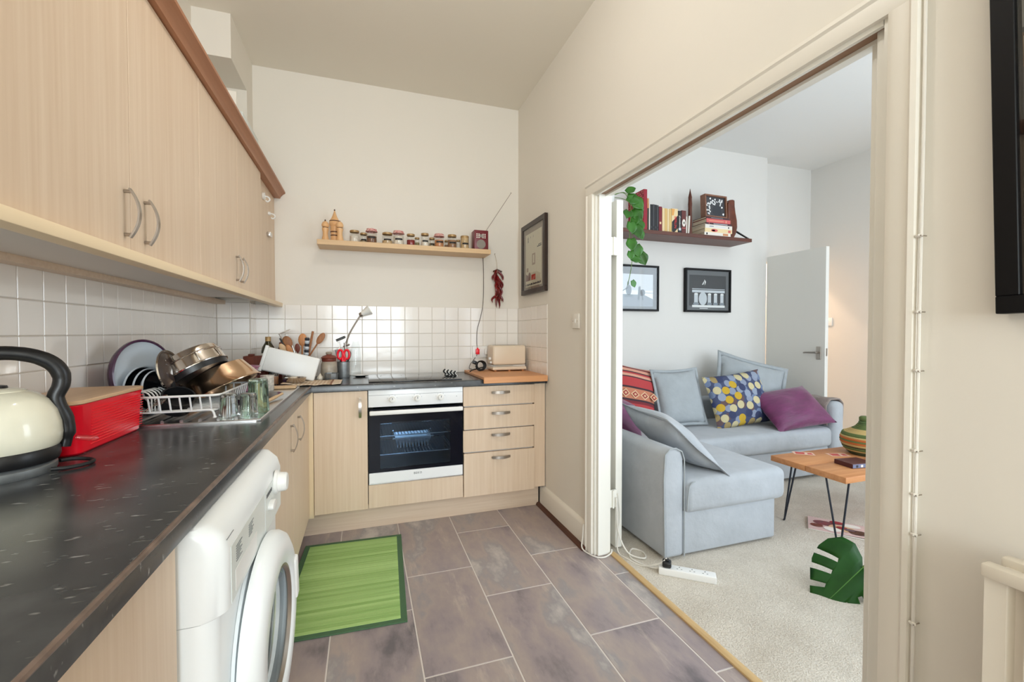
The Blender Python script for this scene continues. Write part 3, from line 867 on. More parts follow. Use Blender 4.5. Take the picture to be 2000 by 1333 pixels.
# drawer unit
t = thing('drawer_unit', 'beech four-drawer unit right of the oven', 'cabinet', (1.76, -.3, .15))
MB().box(1.52, 2.005, -.56, -.02, .15, .885).build('carcass', 'under_white', t, W=True)
for z0, z1, dy, zh, dx in ((.752, .881, 0, .838, 0), (.598, .744, .004, .70, .002), (.447, .590, 0, .553, -.002), (.152, .438, .006, .402, .001)):
    d = MB().box(1.509 + dx, 2.008 + dx, -.585 - dy, -.566 - dy, z0, z1, .0012).build('drawer_front', 'beech', t, W=True)
    bow(MB(), (1.70, -.585 - dy, zh), (1.827, -.585 - dy, zh), (0, -1, 0), (0, 0, 1), w=.02, rise=.03).build('handle', 'nickel', d, W=True)
o = MB().box(2.012, 2.094, -.574, -.556, .158, .884, .001).build('filler_panel', 'beech', None); tag(o, 'narrow beech filler strip between the drawers and the right wall', 'panel')
o = MB().box(.50, 2.074, -.50, -.482, 0, .149, .001).build('plinth', 'beech_h', None); tag(o, 'pale wood plinth board under the oven and drawers', 'plinth')
o = MB().box(.915, 1.506, -.583, -.566, .153, .296, .001).build('oven_filler_panel', 'beech', None); tag(o, 'beech panel beneath the oven', 'panel')

# oven
t = thing('oven', 'built-in white oven with black glass door and three white knobs', 'oven', (1.21, -.3, .30))
mb = MB()
x0, x1 = .916, 1.505
mb.box(x0, x1, -.585, -.565, .778, .884, .003, 2)
mb.build('control_panel', 'white_enamel', t, W=True)
MB().box(x0 + .002, x1 - .002, -.5862, -.585, .851, .8525).build('panel_seam', 'print_grey', t, W=True)
for x in (1.058, 1.211, 1.359):
    o = MB().lathe([(0, .032), (.012, .032), (.0165, .029), (.018, .004), (.023, .003), (.023, 0)], 24, mx=Matrix.Translation((x, -.585, .822)) @ Euler((PI / 2, 0, 0)).to_matrix().to_4x4()).build('control_knob', 'white_plastic', t, W=True)
    MB().box(x - .002, x + .002, -.619, -.617, .824, .836).build('pointer', 'print_grey', o, W=True)
    for k in range(5):
        a = PI * (.1 + .2 * k)
        MB().box(-.001, .001, -.0004, 0, -.002, .002).xf(Matrix.Translation((x + .03 * math.cos(a), -.5852, .822 + .03 * math.sin(a)))).build('dial_mark', 'print_grey', t, W=True)
MB().box(1.462, 1.466, -.5865, -.585, .822, .826).build('indicator_light', 'print_grey', t, W=True)
mb = MB()   # open-fronted cavity
cx0, cx1, cz0, cz1 = .96, 1.46, .36, .72
for a in ((cx0 - .01, cx0, -.555, -.12, cz0, cz1), (cx1, cx1 + .01, -.555, -.12, cz0, cz1), (cx0, cx1, -.13, -.12, cz0, cz1), (cx0, cx1, -.555, -.12, cz0 - .01, cz0), (cx0, cx1, -.555, -.12, cz1, cz1 + .01)): mb.box(*a)
mb.build('oven_cavity', mat('oven_cavity_enamel', (84, 100, 112), 0.35), t, W=True)
mb = MB()
prism_holes(mb, [(x0 + .002, .372), (x1 - .002, .372), (x1 - .002, .766), (x0 + .002, .766)], [[(.984, .392), (1.422, .392), (1.422, .680), (.984, .680)]], 0, .022)
mb.xf(Matrix.Translation((0, -.566, 0)) @ Euler((PI / 2, 0, 0)).to_matrix().to_4x4())
d = mb.build('oven_door', 'black_gloss', t, W=True)
MB().box(.985, 1.421, -.583, -.580, .393, .679).build('window_pane', 'oven_glass', d, W=True)
mb = MB(); mb.box(x0 + .006, x1 - .006, -.625, -.605, .733, .760, .006, 3)
for x in (x0 + .02, x1 - .02): mb.box(x - .012, x + .012, -.607, -.588, .735, .758, .004)
mb.build('door_handle', 'white_plastic', d, W=True)
MB().box(x0 + .002, x1 - .002, -.588, -.566, .305, .371, .002).build('door_trim', 'white_enamel', d, W=True)
text('BEKO', .019, Matrix.Translation((1.213, -.5883, .347)) @ Euler((PI / 2, 0, 0)).to_matrix().to_4x4(), 'dark_print', 'brand_lettering', d, .0003, 1.15).location = -(Vector((1.21, -.3, .30)))
MB().box(x0 + .002, x1 - .002, -.578, -.566, .297, .304).build('lower_trim', 'steel', t, W=True)
def oven_rack(z, label):
    o = thing('oven_rack', label, 'rack', (1.21, -.34, z), group='wire racks inside the oven')
    mb = MB()
    mb.tube([(-.245, -.2, 0), (.245, -.2, 0), (.245, .19, 0), (-.245, .19, 0)], .004, 6, closed=True)
    mb.build('rack_rim', 'chrome', o)
    mb = MB()
    for k in range(24):
        x = -.23 + .46 * k / 23
        mb.tube([(x, -.2, .002), (x, .19, .002)], .0022, 5)
    tag(mb.build('rack_wires', 'chrome', o), None, None, kind='stuff')
oven_rack(.585, 'upper wire rack inside the oven'); oven_rack(.468, 'lower wire rack inside the oven, under the tin')
t = thing('roasting_tin', 'steel roasting tin on the lower rack inside the oven', 'tin', (1.20, -.36, .475))
mb = MB()
rings = []
for (hx, hy, z) in ((.10, .07, 0), (.118, .088, .068), (.135, .10, .070), (.135, .10, .074), (.116, .086, .072), (.098, .068, .004)):
    rings.append([mb.bm.verts.new((a * hx, b * hy, z)) for a, b in ((-1, -1), (1, -1), (1, 1), (-1, 1))])
for a, b in zip(rings[:-1], rings[1:]):
    for j in range(4): mb.bm.faces.new((a[j], a[(j + 1) % 4], b[(j + 1) % 4], b[j]))
mb.bm.faces.new(rings[0]); mb.bm.faces.new(rings[-1])
mb.build('tin_body', 'steel', t)
for s in (-1, 1): MB().tube(arc((s * .125, 0, .072), .03, -PI / 2, PI / 2, 8, 'YZ'), .004, 6).build('handle', 'steel', t)

# hob
t = thing('hob', 'flat black ceramic hob set in the worktop above the oven', 'hob', (1.215, -.29, WT))
MB().box(-.295, .295, -.255, .25, .0006, .006, .002, 2).build('hob_glass', 'hob', t)
for x, y, r in ((-.14, -.11, .09), (.14, -.11, .075), (-.14, .12, .075), (.14, .12, .09)):
    mb = MB(); n = 40
    for j in range(n):
        a, b = 2 * PI * j / n, 2 * PI * (j + 1) / n
        mb.face([(x + r * math.cos(a), y + r * math.sin(a), .0063), (x + r * math.cos(b), y + r * math.sin(b), .0063), (x + (r - .002) * math.cos(b), y + (r - .002) * math.sin(b), .0063), (x + (r - .002) * math.cos(a), y + (r - .002) * math.sin(a), .0063)])
    mb.build('ring_mark', 'print_grey', t)

# washing machine: the front bulges past the worktop, door a little ajar
t = thing('washing_machine', 'white front-loading washing machine under the worktop, round door ajar', 'washing machine', (.33, -2.165, 0))
WY0, WY1 = -2.465, -1.868
def wm_outline(x, r=.035, n=6):
    pts = [(.06, WY0)]
    pts += [(x - r + r * math.sin(a), WY0 + r - r * math.cos(a)) for a in [PI / 2 * k / n for k in range(n + 1)]]
    pts += [(x - r + r * math.cos(a), WY1 - r + r * math.sin(a)) for a in [PI / 2 * k / n for k in range(n + 1)]]
    pts += [(.06, WY1)]
    return pts
mb = MB(); mb.prism(wm_outline(.635), 'Z', .012, .705)
body = mb.build('body', 'wm_white', t, W=True, angle=30)
mb = MB()   # control panel, sloping back to the lid
lv = [(.639, .706), (.650, .712), (.650, .83), (.642, .858), (.62, .880), (.60, .8835)]
rings = []
for x, z in lv: rings.append([mb.bm.verts.new((px, py, z)) for px, py in wm_outline(x)])
for a, b in zip(rings[:-1], rings[1:]):
    n = len(a)
    for j in range(n): mb.bm.faces.new((a[j], a[(j + 1) % n], b[(j + 1) % n], b[j]))
mb.bm.faces.new(rings[0]); mb.bm.faces.new(rings[-1])
panel = mb.build('control_panel', 'wm_white', t, W=True, angle=40)
MB().box(.6502, .6512, WY0 + .04, -2.13, .715, .826).build('panel_print', 'wm_grey', panel, W=True)
MB().box(.6502, .6512, -2.12, WY1 + -.04, .715, .826).build('panel_print', 'wm_grey', panel, W=True)
mb = MB(); mb.box(.6512, .6522, -2.40, -2.22, .725, .768, .0005)
mb.build('detergent_drawer', 'white_plastic', panel, W=True)
for k, (y, n, z) in enumerate(((-2.37, 7, .812), (-2.27, 6, .812))):
    for i in range(n): MB().box(.6513, .6517, y - .022, y + .022 - .008 * (i % 3), z - .005 * i - .002, z - .005 * i).build('printed_line', 'print_grey', panel, W=True)
for i in range(5): MB().box(.6513, .6517, -2.105 + .014 * i, -2.096 + .014 * i, .803, .813).build('printed_letter', 'dark_print', panel, W=True)
MB().prism([(-2.065 - .026 * math.cos(a) , .772 + .012 * math.sin(a)) for a in [2 * PI * k / 16 for k in range(16)]], 'X', .6505, .664, .002).build('push_button', 'white_plastic', panel, W=True)
o = MB().lathe([(0, .032), (.022, .032), (.026, .028), (.028, .010), (.033, .008), (.033, 0)], 24, mx=Matrix.Translation((.6505, -1.985, .808)) @ Euler((0, PI / 2, 0)).to_matrix().to_4x4()).build('programme_dial', 'white_plastic', panel, W=True)
MB().tube([(.6465, WY0 + .075, .845)] * 1 + [(.6465, WY0 + .03, .845)], .0008, 4).build('printed_line', 'print_grey', panel, W=True)
# porthole and gasket
pz, py, pr = .490, -2.165, .235
RX = Euler((0, PI / 2, 0)).to_matrix().to_4x4()
MB().lathe([(.195, .004), (.19, -.002), (.165, -.03), (.15, -.10), (0, -.16)], 40, mx=Matrix.Translation((.6355, py, pz)) @ RX).build('gasket', mat('grey_gasket', (120, 126, 130), .6), t, W=True)
MB().lathe([(.222, 0), (.218, .006), (.2, .006), (.196, 0)], 40, mx=Matrix.Translation((.6355, py, pz)) @ RX).build('porthole_rim', 'wm_white', t, W=True)
hinge = Vector((.655, py - .215, pz))
DM = Matrix.Translation(hinge) @ Matrix.Rotation(math.radians(-1.6), 4, 'Z') @ Matrix.Translation((0, .215, 0)) @ RX
door = MB().lathe([(.145, .020), (.150, .030), (.165, .036), (.205, .034), (.226, .024), (.235, .008), (.235, -.006), (.222, -.010), (.15, -.010), (.143, .0)], 56, mx=DM).build('porthole_door', 'wm_white', t, W=True, angle=50)
MB().lathe([(.146, .022), (.13, .018), (.12, -.01), (.11, -.055), (.075, -.07), (0, -.074)], 48, mx=DM).build('door_glass', 'clear', door, W=True)
MB().lathe([(.146, .024), (.150, .030), (.1445, .030), (.140, .022), (.1435, .018)], 48, mx=DM).build('glass_rim', 'nickel', door, W=True)
MB().box(.026, .040, -.018, .018, -.062, .062, .006, 3, mx=Matrix.Translation(hinge) @ Matrix.Rotation(math.radians(-1.6), 4, 'Z') @ Matrix.Translation((0, .215 + .190, .03)) @ Matrix.Rotation(math.radians(8), 4, 'X')).build('door_handle', 'white_plastic', door, W=True)
MB().box(.40, .60, WY0 + .01, WY1 - .01, 0, .012).build('foot_bar', 'black_matte', t, W=True)

# sink
t = thing('sink', 'stainless steel sink with ribbed drainer let into the worktop', 'sink', (.31, -1.18, WT))
mb = MB()
def rr(x0, x1, y0, y1, r, n=5):
    p = []
    for cx_, cy_, a0 in ((x1 - r, y0 + r, -PI / 2), (x1 - r, y1 - r, 0), (x0 + r, y1 - r, PI / 2), (x0 + r, y0 + r, PI)):
        p += [(cx_ + r * math.cos(a0 + PI / 2 * k / n), cy_ + r * math.sin(a0 + PI / 2 * k / n)) for k in range(n + 1)]
    return p
prism_holes(mb, rr(.075, .548, -1.645, -.655, .02), [rr(SX0 + .005, SX1 - .005, SY0 + .005, SY1 - .005, .06)[::-1]], WT + .0002, WT + .0035)
mb.build('sink_top', 'steel', t, W=True)
mb = MB()
rings = []
for ins, z in ((.005, WT + .003), (.010, WT - .01), (.018, WT - .13), (.05, WT - .15)):
    rings.append([mb.bm.verts.new((x, y, z)) for x, y in rr(SX0 + ins, SX1 - ins, SY0 + ins, SY1 - ins, .06)])
for a, b in zip(rings[:-1], rings[1:]):
    n = len(a)
    for j in range(n): mb.bm.faces.new((a[j], a[(j + 1) % n], b[(j + 1) % n], b[j]))
mb.bm.faces.new(rings[-1])
mb.build('bowl', 'steel', t, W=True)
for k in range(7):
    x = .13 + .055 * k
    MB().tube([(x, -1.60, WT + .0075), (x, -1.26, WT + .0065)], .006, 6).build('drainer_rib', 'steel', t, W=True)
mb = MB(); mb.tube([(.079, -1.641, WT + .0048), (.544, -1.641, WT + .0048), (.544, -.66, WT + .0048), (.079, -.66, WT + .0048)], .004, 6, closed=True)
mb.build('raised_edge', 'steel', t, W=True)

# chopping board and things on it
t = thing('pastry_board', 'orange-toned wooden board with a front lip, right end of the worktop', 'board', (1.86, -.34, WT))
MB().box(1.635, 2.088, -.625, -.045, WT + .0005, WT + .019, .002).build('board_top', 'board_wood', t, W=True)
MB().box(1.635, 2.088, -.638, -.6255, WT - .022, WT + .019, .002).build('front_lip', 'board_wood', t, W=True)
BZ = WT + .0195
t = thing('toaster', 'cream two-slot toaster on the wooden board', 'toaster', (1.94, -.17, BZ))
mb = MB(); mb.box(-.132, .132, -.085, .085, .046, .195, .018, 4)
b_ = mb.build('toaster_body', 'cream_plastic', t)
MB().box(-.10, .10, -.048, -.022, .1945, .1955).box(-.10, .10, .022, .048, .1945, .1955).build('bread_slot', 'black', b_)
MB().box(-.126, .126, -.08, .08, .032, .047).build('chrome_band', 'chrome', t)
MB().box(-.136, .136, -.09, .09, .008, .033, .01, 3).build('base', 'cream_plastic', t)
MB().box(-.148, -.131, -.03, -.005, .085, .105, .004, 2).build('lever', 'white_plastic', t)
MB().lathe([(0, .012), (.008, .012), (.01, 0)], 14, mx=Matrix.Translation((-.132, -.04, .065)) @ Euler((0, -PI / 2, 0)).to_matrix().to_4x4()).build('dial', 'white_plastic', t)
for x in (-.11, .0, .11):
    for y in (-.07, .07): MB().lathe([(.010, .010), (.008, 0), (0, 0)], 10, c=(x, y, 0)).build('foot', 'orange_wood', t)
t = thing('coiled_flex', 'bundle of black flex with a moulded plug beside the toaster', 'cable', (1.735, -.16, BZ))
mb = MB()
for k in range(5):
    a = k * .5
    mb.tube([(-.0 + (.026 + .004 * k) * math.cos(u), .012 * math.sin(u * 1.0 + a) - .004 * k, .04 + (.030 + .002 * k) * math.sin(u)) for u in [2 * PI * i / 18 for i in range(18)]], .0048, 6, closed=True)
mb.build('loops', 'black_matte', t)
MB().box(-.085, -.05, -.02, .012, .028, .055, .006, 2, mx=Matrix.Rotation(.4, 4, 'Y')).build('plug', 'black', t)
MB().tube(spline([(.03, 0, .03), (-.03, -.02, .018), (-.075, -.05, .012), (-.10, -.08, .0045)], 6), .0045, 7).build('flex_tail', 'black_matte', t)
MB().tube(spline([(.03, 0, .03), (.04, .03, .012), (.045, .09, .006)], 6), .0045, 7).build('flex_lead', 'black_matte', t)

# socket, red plug, white plug
t = thing('double_socket', 'white double wall socket on the tiles left of the toaster', 'socket', (1.785, -.006, 1.085))
MB().box(-.078, .078, -.012, -.0005, -.045, .045, .003, 2).build('faceplate', 'white_plastic', t)
for sx in (-.04, .04):
    for x, z, w, h in ((0, .012, .003, .008), (-.011, -.008, .007, .003), (.011, -.008, .007, .003)):
        MB().box(sx + x - w / 2, sx + x + w / 2, -.0128, -.0118, z - h / 2 - .004, z + h / 2 - .004).build('pin_slot', 'black', t)
for sx in (-.008, .066): MB().box(sx - .006, sx + .006, -.015, -.012, .014, .03, .001).build('switch_rocker', 'white_plastic', t)
t = thing('red_plug', 'small red mains plug in the left half of the wall socket', 'plug', (1.745, -.0225, 1.088))
MB().box(-.014, .014, -.022, .003, -.022, .020, .003, 2).build('plug_body', 'red_plastic', t)
MB().box(-.005, .005, -.018, -.006, .019, .03, .002).build('flex_grip', 'red_plastic', t)
t = thing('white_plug', 'white mains plug beside the toaster in the right half of the socket', 'plug', (1.826, -.0225, 1.085))
MB().box(-.022, .022, -.024, .003, -.022, .026, .004, 2).build('plug_body', 'white_plastic', t)
MB().tube(spline([(.0, -.012, -.018), (.02, -.02, -.03), (.05, -.02, -.028)], 5), .003, 6).build('flex', 'cable_dark', t)
o = MB().tube(spline([(1.795, -.02, 1.832), (1.800, -.012, 1.74), (1.801, -.01, 1.60), (1.795, -.012, 1.46), (1.775, -.012, 1.36), (1.748, -.012, 1.26), (1.744, -.012, 1.17), (1.745, -.02, 1.112)], 6), .0022, 6).build('radio_flex', 'cable_dark', None)
tag(o, 'thin dark flex hanging from the spice shelf down to the red plug', 'cable')
o = MB().tube(spline([(1.745, -.02, 1.064), (1.725, -.012, 1.03), (1.690, -.012, .985), (1.682, -.015, .955), (1.70, -.03, BZ + .003)], 6), .0022, 6).build('lower_flex', 'cable_dark', None)
tag(o, 'thin dark flex from the red plug down to the wooden board', 'cable')

# ------------------------------------------------------------------ things on the worktop
def rmx(x=0, y=0, z=0): return Euler((x, y, z)).to_matrix().to_4x4()
def T(*a): return Matrix.Translation(a)
# kettle (cut by the left edge of the picture)
t = thing('kettle', 'cream domed kettle with black arched handle on its round base', 'kettle', (.128, -2.125, WT))
u = Vector((.853, .52, 0))
MB().lathe([(0, 0), (.093, 0), (.096, .006), (.096, .018), (.090, .024), (0, .024)], 40).build('power_base', 'zinc', t)
k = MB().lathe([(0, .024), (.099, .026), (.102, .034), (.102, .052), (.099, .058), (0, .058)], 40).build('black_band', 'black', t)
MB().lathe([(.100, .058), (.104, .066), (.106, .085), (.104, .11), (.097, .138), (.083, .163), (.066, .178), (.05, .185), (.05, .186)], 48).build('kettle_body', 'cream_enamel', t)
l_ = MB().lathe([(.051, .184), (.046, .189), (.024, .193), (0, .194)], 32).build('lid', 'cream_enamel', t)
MB().lathe([(.022, .192), (.020, .198), (.010, .2), (0, .2)], 20).build('lid_knob', 'black', l_)
hp = [(.106, .045), (.111, .075), (.108, .11), (.098, .14), (.094, .165), (.103, .19), (.104, .215), (.092, .24), (.068, .258), (.035, .268), (.0, .269), (-.035, .258), (-.06, .236), (-.072, .205), (-.07, .17)]
hr = [.012, .016, .017, .016, .0155, .016, .017, .017, .0165, .016, .016, .015, .014, .013, .012]
pts = spline([u * a + Vector((0, 0, z)) for a, z in hp], 4)
rs = [hr[min(i // 4, len(hr) - 1)] for i in range(len(pts))]
MB().tube(pts, rs, 14).build('kettle_handle', 'black', t)
MB().box(-.012, .03, -.011, .011, 0, .012, .005, 2).xf(T(.118, .065, .055) @ rmx(0, .25, .5)).build('switch_lever', 'clear', t)
sd = Vector((-.85, .1, 0))
MB().tube([Vector((0, 0, .14)) + sd * .085, Vector((0, 0, .165)) + sd * .135], [.022, .012], 14).build('spout', 'cream_enamel', t)
o = MB().tube(spline([(.085, .05, .012), (.10, .068, .010), (.128, .07, .007), (.148, .05, .006), (.145, .02, .006), (.125, .0, .006), (.10, -.01, .008)], 8), .0045, 8).build('kettle_flex', 'black_matte', None, at=(.128, -2.125, WT))
tag(o, 'short loop of black flex lying beside the kettle base', 'cable')

# red bread bin
t = thing('bread_bin', 'red bread bin with bamboo lid between the kettle and the dish rack', 'bread bin', (.118, -1.826, WT))
def loft(mb, secs, close=True):
    rings = [[mb.bm.verts.new(p) for p in s] for s in secs]
    for a, b in zip(rings[:-1], rings[1:]):
        n = len(a)
        for j in range(n): mb.bm.faces.new((a[j], a[(j + 1) % n], b[(j + 1) % n], b[j]))
    if close: mb.bm.faces.new(rings[0]); mb.bm.faces.new(rings[-1])
    return mb
mb = MB()
loft(mb, [[(x, y, z) for x, y in rr(-a, a, -b, b, .03, 6)] for a, b, z in ((.084, .170, .001), (.088, .174, .006), (.093, .179, .122), (.0945, .1805, .126), (.0945, .1805, .13))])
b_ = mb.build('bin_body', 'red_plastic', t)
for k in range(13): MB().box(.0885 + .0004 * k, .0905 + .0004 * k, -.115, .166, .018 + .0078 * k, .0205 + .0078 * k, .0008).build('moulded_rib', 'red_plastic', b_)
mb = MB()
loft(mb, [[(x, y, z) for x, y in rr(-a, a, -a - .086, a + .086, .032, 6)] for a, z in ((.096, .131), (.098, .133), (.098, .139), (.096, .1415))])
mb.build('bin_lid', 'lid_wood', t)

# dish rack
t = thing('dish_rack', 'white coated wire dish rack standing on the sink drainer', 'dish rack', (.27, -1.39, WT + .0115))
RX0, RX1, RY0, RY1 = -.16, .14, -.21, .21
mb = MB()
mb.tube([(x, y, .082) for x, y in rr(RX0, RX1, RY0, RY1, .03, 4)], .0042, 8, closed=True); mb.build('top_rim', 'white_plastic', t)
mb = MB(); mb.tube([(x, y, .028) for x, y in rr(RX0 + .012, RX1 - .012, RY0 + .012, RY1 - .012, .02, 3)], .0036, 8, closed=True); mb.build('base_rim', 'white_plastic', t)
def post(x0, y0, x1, y1): MB().tube([(x0, y0, .082), (x1, y1, .028)], .003, 6).build('rack_wire', 'white_plastic', t)
for k in range(9):
    x = RX0 + .03 + .03 * k; post(x, RY0, x + .002, RY0 + .012); post(x, RY1, x + .002, RY1 - .012)
for k in range(11):
    y = RY0 + .04 + .034 * k; post(RX1, y, RX1 - .012, y); post(RX0, y, RX0 + .012, y)
for k in range(10):
    y = RY0 + .04 + .037 * k; MB().tube([(RX0 + .012, y, .028), (RX1 - .012, y, .028)], .0028, 6).build('floor_wire', 'white_plastic', t)
for k in range(7):
    y = RY0 + .03 + .025 * k
    MB().tube([(RX0 + .03, y, .028)] + arc((RX0 + .06, y, .07), .03, PI, 0, 8) + [(RX0 + .09, y, .028)], .0026, 6).build('plate_loop', 'white_plastic', t)
for x in (RX0 + .02, RX1 - .02):
    for y in (RY0 + .005, RY1 - .005):
        MB().tube(spline([(x - .05 if x > 0 else x + .05, y, .03), (x - .01 if x > 0 else x + .01, y, .03), (x, y, .02), (x + .004, y, .002)], 4), [.004] * 11 + [.006, .007], 8).build('rack_foot', 'white_plastic', t)
def lean(c, n, up=(0, 0, 1)):
    """matrix whose local Z is n"""
    n = Vector(n).normalized(); a = Vector(up).cross(n).normalized(); b = n.cross(a)
    return T(*c) @ Matrix((a, b, n)).transposed().to_4x4()
def dish(name, label, c, n, prof, mats, parts, grp=None):
    t = thing(name, label, 'plate' if 'plate' in name else 'bowl', c, group=grp)
    mx = lean((0, 0, 0), n)
    for pn, pm, pf in parts: MB().lathe(pf, 48, mx=mx).build(pn, pm, t)
    return t
nv = (.93, -.36, .12)
dish('serving_bowl', 'large white dish with a purple rim standing upright in the rack', (.112, -1.44, 1.082), nv, None, None,
     [('bowl_body', 'pale_blue', [(0, .004), (.09, .006), (.118, .022), (.124, .030)]), ('purple_rim', 'purple_rim', [(.122, .030), (.126, .034), (.131, .032), (.131, .022), (.122, .004), (.10, -.012), (0, -.016)])], None)
for k, (dx, r, cm, lb) in enumerate(((.028, .088, 'pale_blue', 'largest black and white bowl in front of the purple-rimmed dish'), (.050, .074, 'pale_blue', 'middle black and white bowl nested in the dish rack'), (.070, .060, 'pale_blue', 'smallest black and white bowl nested in the dish rack'))):
    c = Vector((.108, -1.45, 1.022 + .004 * k)) + Vector(nv).normalized() * dx
    dish('nested_bowl', lb, c, nv, None, None, [('bowl_rim', cm, [(r, .012), (r + .003, .016), (r + .005, .010), (r * .8, -.012), (0, -.016)]), ('bowl_inside', 'dark_glaze', [(0, -.012), (r * .78, -.008), (r - .001, .012)])], 'bowls nested in the dish rack')
t = thing('pan_lid', 'glass pan lid with steel rim leaning in the dish rack', 'lid', (.205, -1.44, 1.095))
nl = (.97, -.12, .20)
mx = lean((0, 0, 0), nl)
MB().lathe([(.076, -.003), (.080, 0), (.082, .004), (.079, .008), (.075, .004)], 48, mx=mx).build('steel_rim', 'pan_steel', t)
MB().lathe([(.077, .003), (.062, .012), (.04, .020), (.0, .023)], 40, mx=mx).build('lid_glass', mat('smoky_brown_glass', (66, 54, 50), .08), t)
MB().lathe([(0, .045), (.012, .044), (.016, .038), (.008, .026), (.008, .02), (.014, .018)], 20, mx=mx).build('lid_knob', 'pan_steel', t)
# two steel pans upside down and tilted
pn = Vector((-.52, .15, .84))
def pan(name, label, c, r, h, m, flare, n=pn, black=False, lip=True):
    t = thing(name, label, 'pan', c)
    mx = lean((0, 0, 0), n, (0, 1, .2))
    MB().lathe([(0, h), (r - .012, h), (r - .003, h - .004), (r, h - .012), (r + flare * .5, h * .45), (r + flare, .004), (r + flare + .004, .001), (r + flare + .003, -.002), (r + flare - .002, 0), (r - .004, h - .014), (r - .014, h - .006), (0, h - .006)], 56, mx=mx).build('pan_body', m, t)
    if black: MB().lathe([(r + flare - .001, -.001), (r + flare - .006, -.022), (r + flare - .03, -.026), (0, -.026)], 48, mx=mx).build('dark_base', 'black', t)
    return t, mx
t, mx = pan('steel_pan', 'upside-down polished steel pan on top of the rack pile', (.270, -1.36, 1.088), .108, .07, 'pan_steel', .004, black=True)
MB().lathe([(.1125, .046), (.114, .044), (.1125, .042)], 56, mx=mx).build('pressed_ring', 'pan_steel', t)
for a in (-.9, -.15): MB().box(-.004, .004, -.002, .002, -.018, .018, .002, 2, mx=mx @ rmx(0, 0, a) @ T(.1135, 0, .024) @ rmx(0, 0, PI / 2)).build('rivet_plate', 'nickel', t)
t, mx = pan('copper_toned_pan', 'wide warm-toned steel pan under the upper pan in the rack', (.352, -1.31, 1.008), .112, .085, 'copper_steel', .026, Vector((-.46, .10, .88)))
t = thing('hanging_whisk', 'small wire whisk resting in the front of the dish rack', 'whisk', (.20, -1.56, .985))
for k in range(5): MB().tube(spline([(0, 0, 0), (.012 * math.cos(k * 1.26), .012 * math.sin(k * 1.26), .03), (.0, 0, .065), (-.012 * math.cos(k * 1.26), -.012 * math.sin(k * 1.26), .03), (0, 0, 0)], 5), .0012, 5).xf(rmx(.3, .9, 0)).build('whisk_wire', 'pan_steel', t)
MB().tube([(0, 0, 0), (-.06, 0, -.045)], .005, 8).build('whisk_handle', 'pan_steel', t)
t = thing('dark_filler_pan', 'made-up black filler pan low in the dish rack behind the plate loops', 'pan', (.25, -1.50, .985))  # filler added to give a black region in the rack
mx = lean((0, 0, 0), (.35, -.5, .8))
MB().lathe([(0, -.03), (.042, -.03), (.048, -.024), (.05, .03), (.053, .033), (.047, .033), (.044, -.02), (0, -.024)], 40, mx=mx).build('pan_body', 'black', t)
MB().tube([mx @ Vector((0, .05, .02)), mx @ Vector((0, .10, .03))], .008, 8).build('pan_handle', 'black', t)
o = MB().prism([(-.03, -.09), (.035, -.10), (.03, .09), (-.025, .10)], 'Z', -.002, .002, .001).build('cutting_sheet', 'zinc', None, at=(.405, -1.33, .985), rot=(.05, .5, .2))
tag(o, 'thin grey metal tray poking out beneath the pans', 'tray')
t = thing('colander', 'pinkish-purple plastic colander behind the pans', 'colander', (.285, -.80, WT + .004))
mb = MB(); mb.lathe([(0, 0), (.055, 0), (.06, .004), (.082, .125), (.09, .13), (.091, .136), (.079, .132), (.056, .008), (0, .006)], 40); mb.build('colander_body', 'pink_glass', t)
for k in range(16): MB().box(.001, .0026, -.004, .004, -.035, .035, mx=rmx(0, 0, 2 * PI * k / 16) @ T(.0725, 0, .068) @ rmx(0, .18, 0)).build('slot', 'purple', t)
t = thing('plum_bowl', 'dark plum glazed bowl between the pans and the colander', 'bowl', (.375, -1.10, WT - .05))
MB().lathe([(0, 0), (.03, 0), (.05, .03), (.062, .085), (.059, .086), (.046, .032), (0, .006)], 36).build('bowl_body', 'purple_rim', t)

# tumblers drying upside down
def tumbler(label, x, y, r0, r1, h, m, ribs, a=0, grp='upturned tumblers on the drainer', z=WT + .0045):
    t = thing('tumbler', label, 'glass', (x, y, z), (0, 0, a), grp)
    w = .0035
    prof = [(r0 - w, .0), (r0, .0005), (r0, .02)] + [(r0 + (r1 - r0) * s, h * s) for s in (.35, .5, .7, .9)] + [(r1 * .96, h - .002), (r1 * .8, h), (0, h)]
    inn = [(0, h - .012), (r1 * .7, h - .012), (r1 - w - .002, h - .018), (r0 - w, .02), (r0 - w, .0)]
    mb = MB(); mb.lathe(prof[0:3] , 48)
    mb = MB(); mb.lathe(prof + inn, 60, ribs=ribs, rib=.018)
    mb.build('glass_body', m, t, angle=60)
    return t
tumbler('clear ribbed tumbler nearest the dish rack, upside down', .432, -1.575, .031, .026, .09, 'tumbler', 12)
tumbler('second clear ribbed tumbler, upside down in front of the green one', .492, -1.565, .030, .026, .088, 'tumbler', 12, .2)
tumbler('tall green ribbed tumbler, upside down on the drainer edge', .505, -1.475, .037, .033, .132, 'green_glass', 12, .1)
o = MB().tube(spline([(.455, -1.42, .938), (.48, -1.30, .937), (.505, -1.16, .942), (.522, -1.06, .947)], 6), [.010] * 8 + [.008] * 6 + [.006] * 5, 8).build('wooden_spatula', 'pale_wood', None)
tag(o, 'pale wooden spatula lying across the edge of the sink', 'utensil')

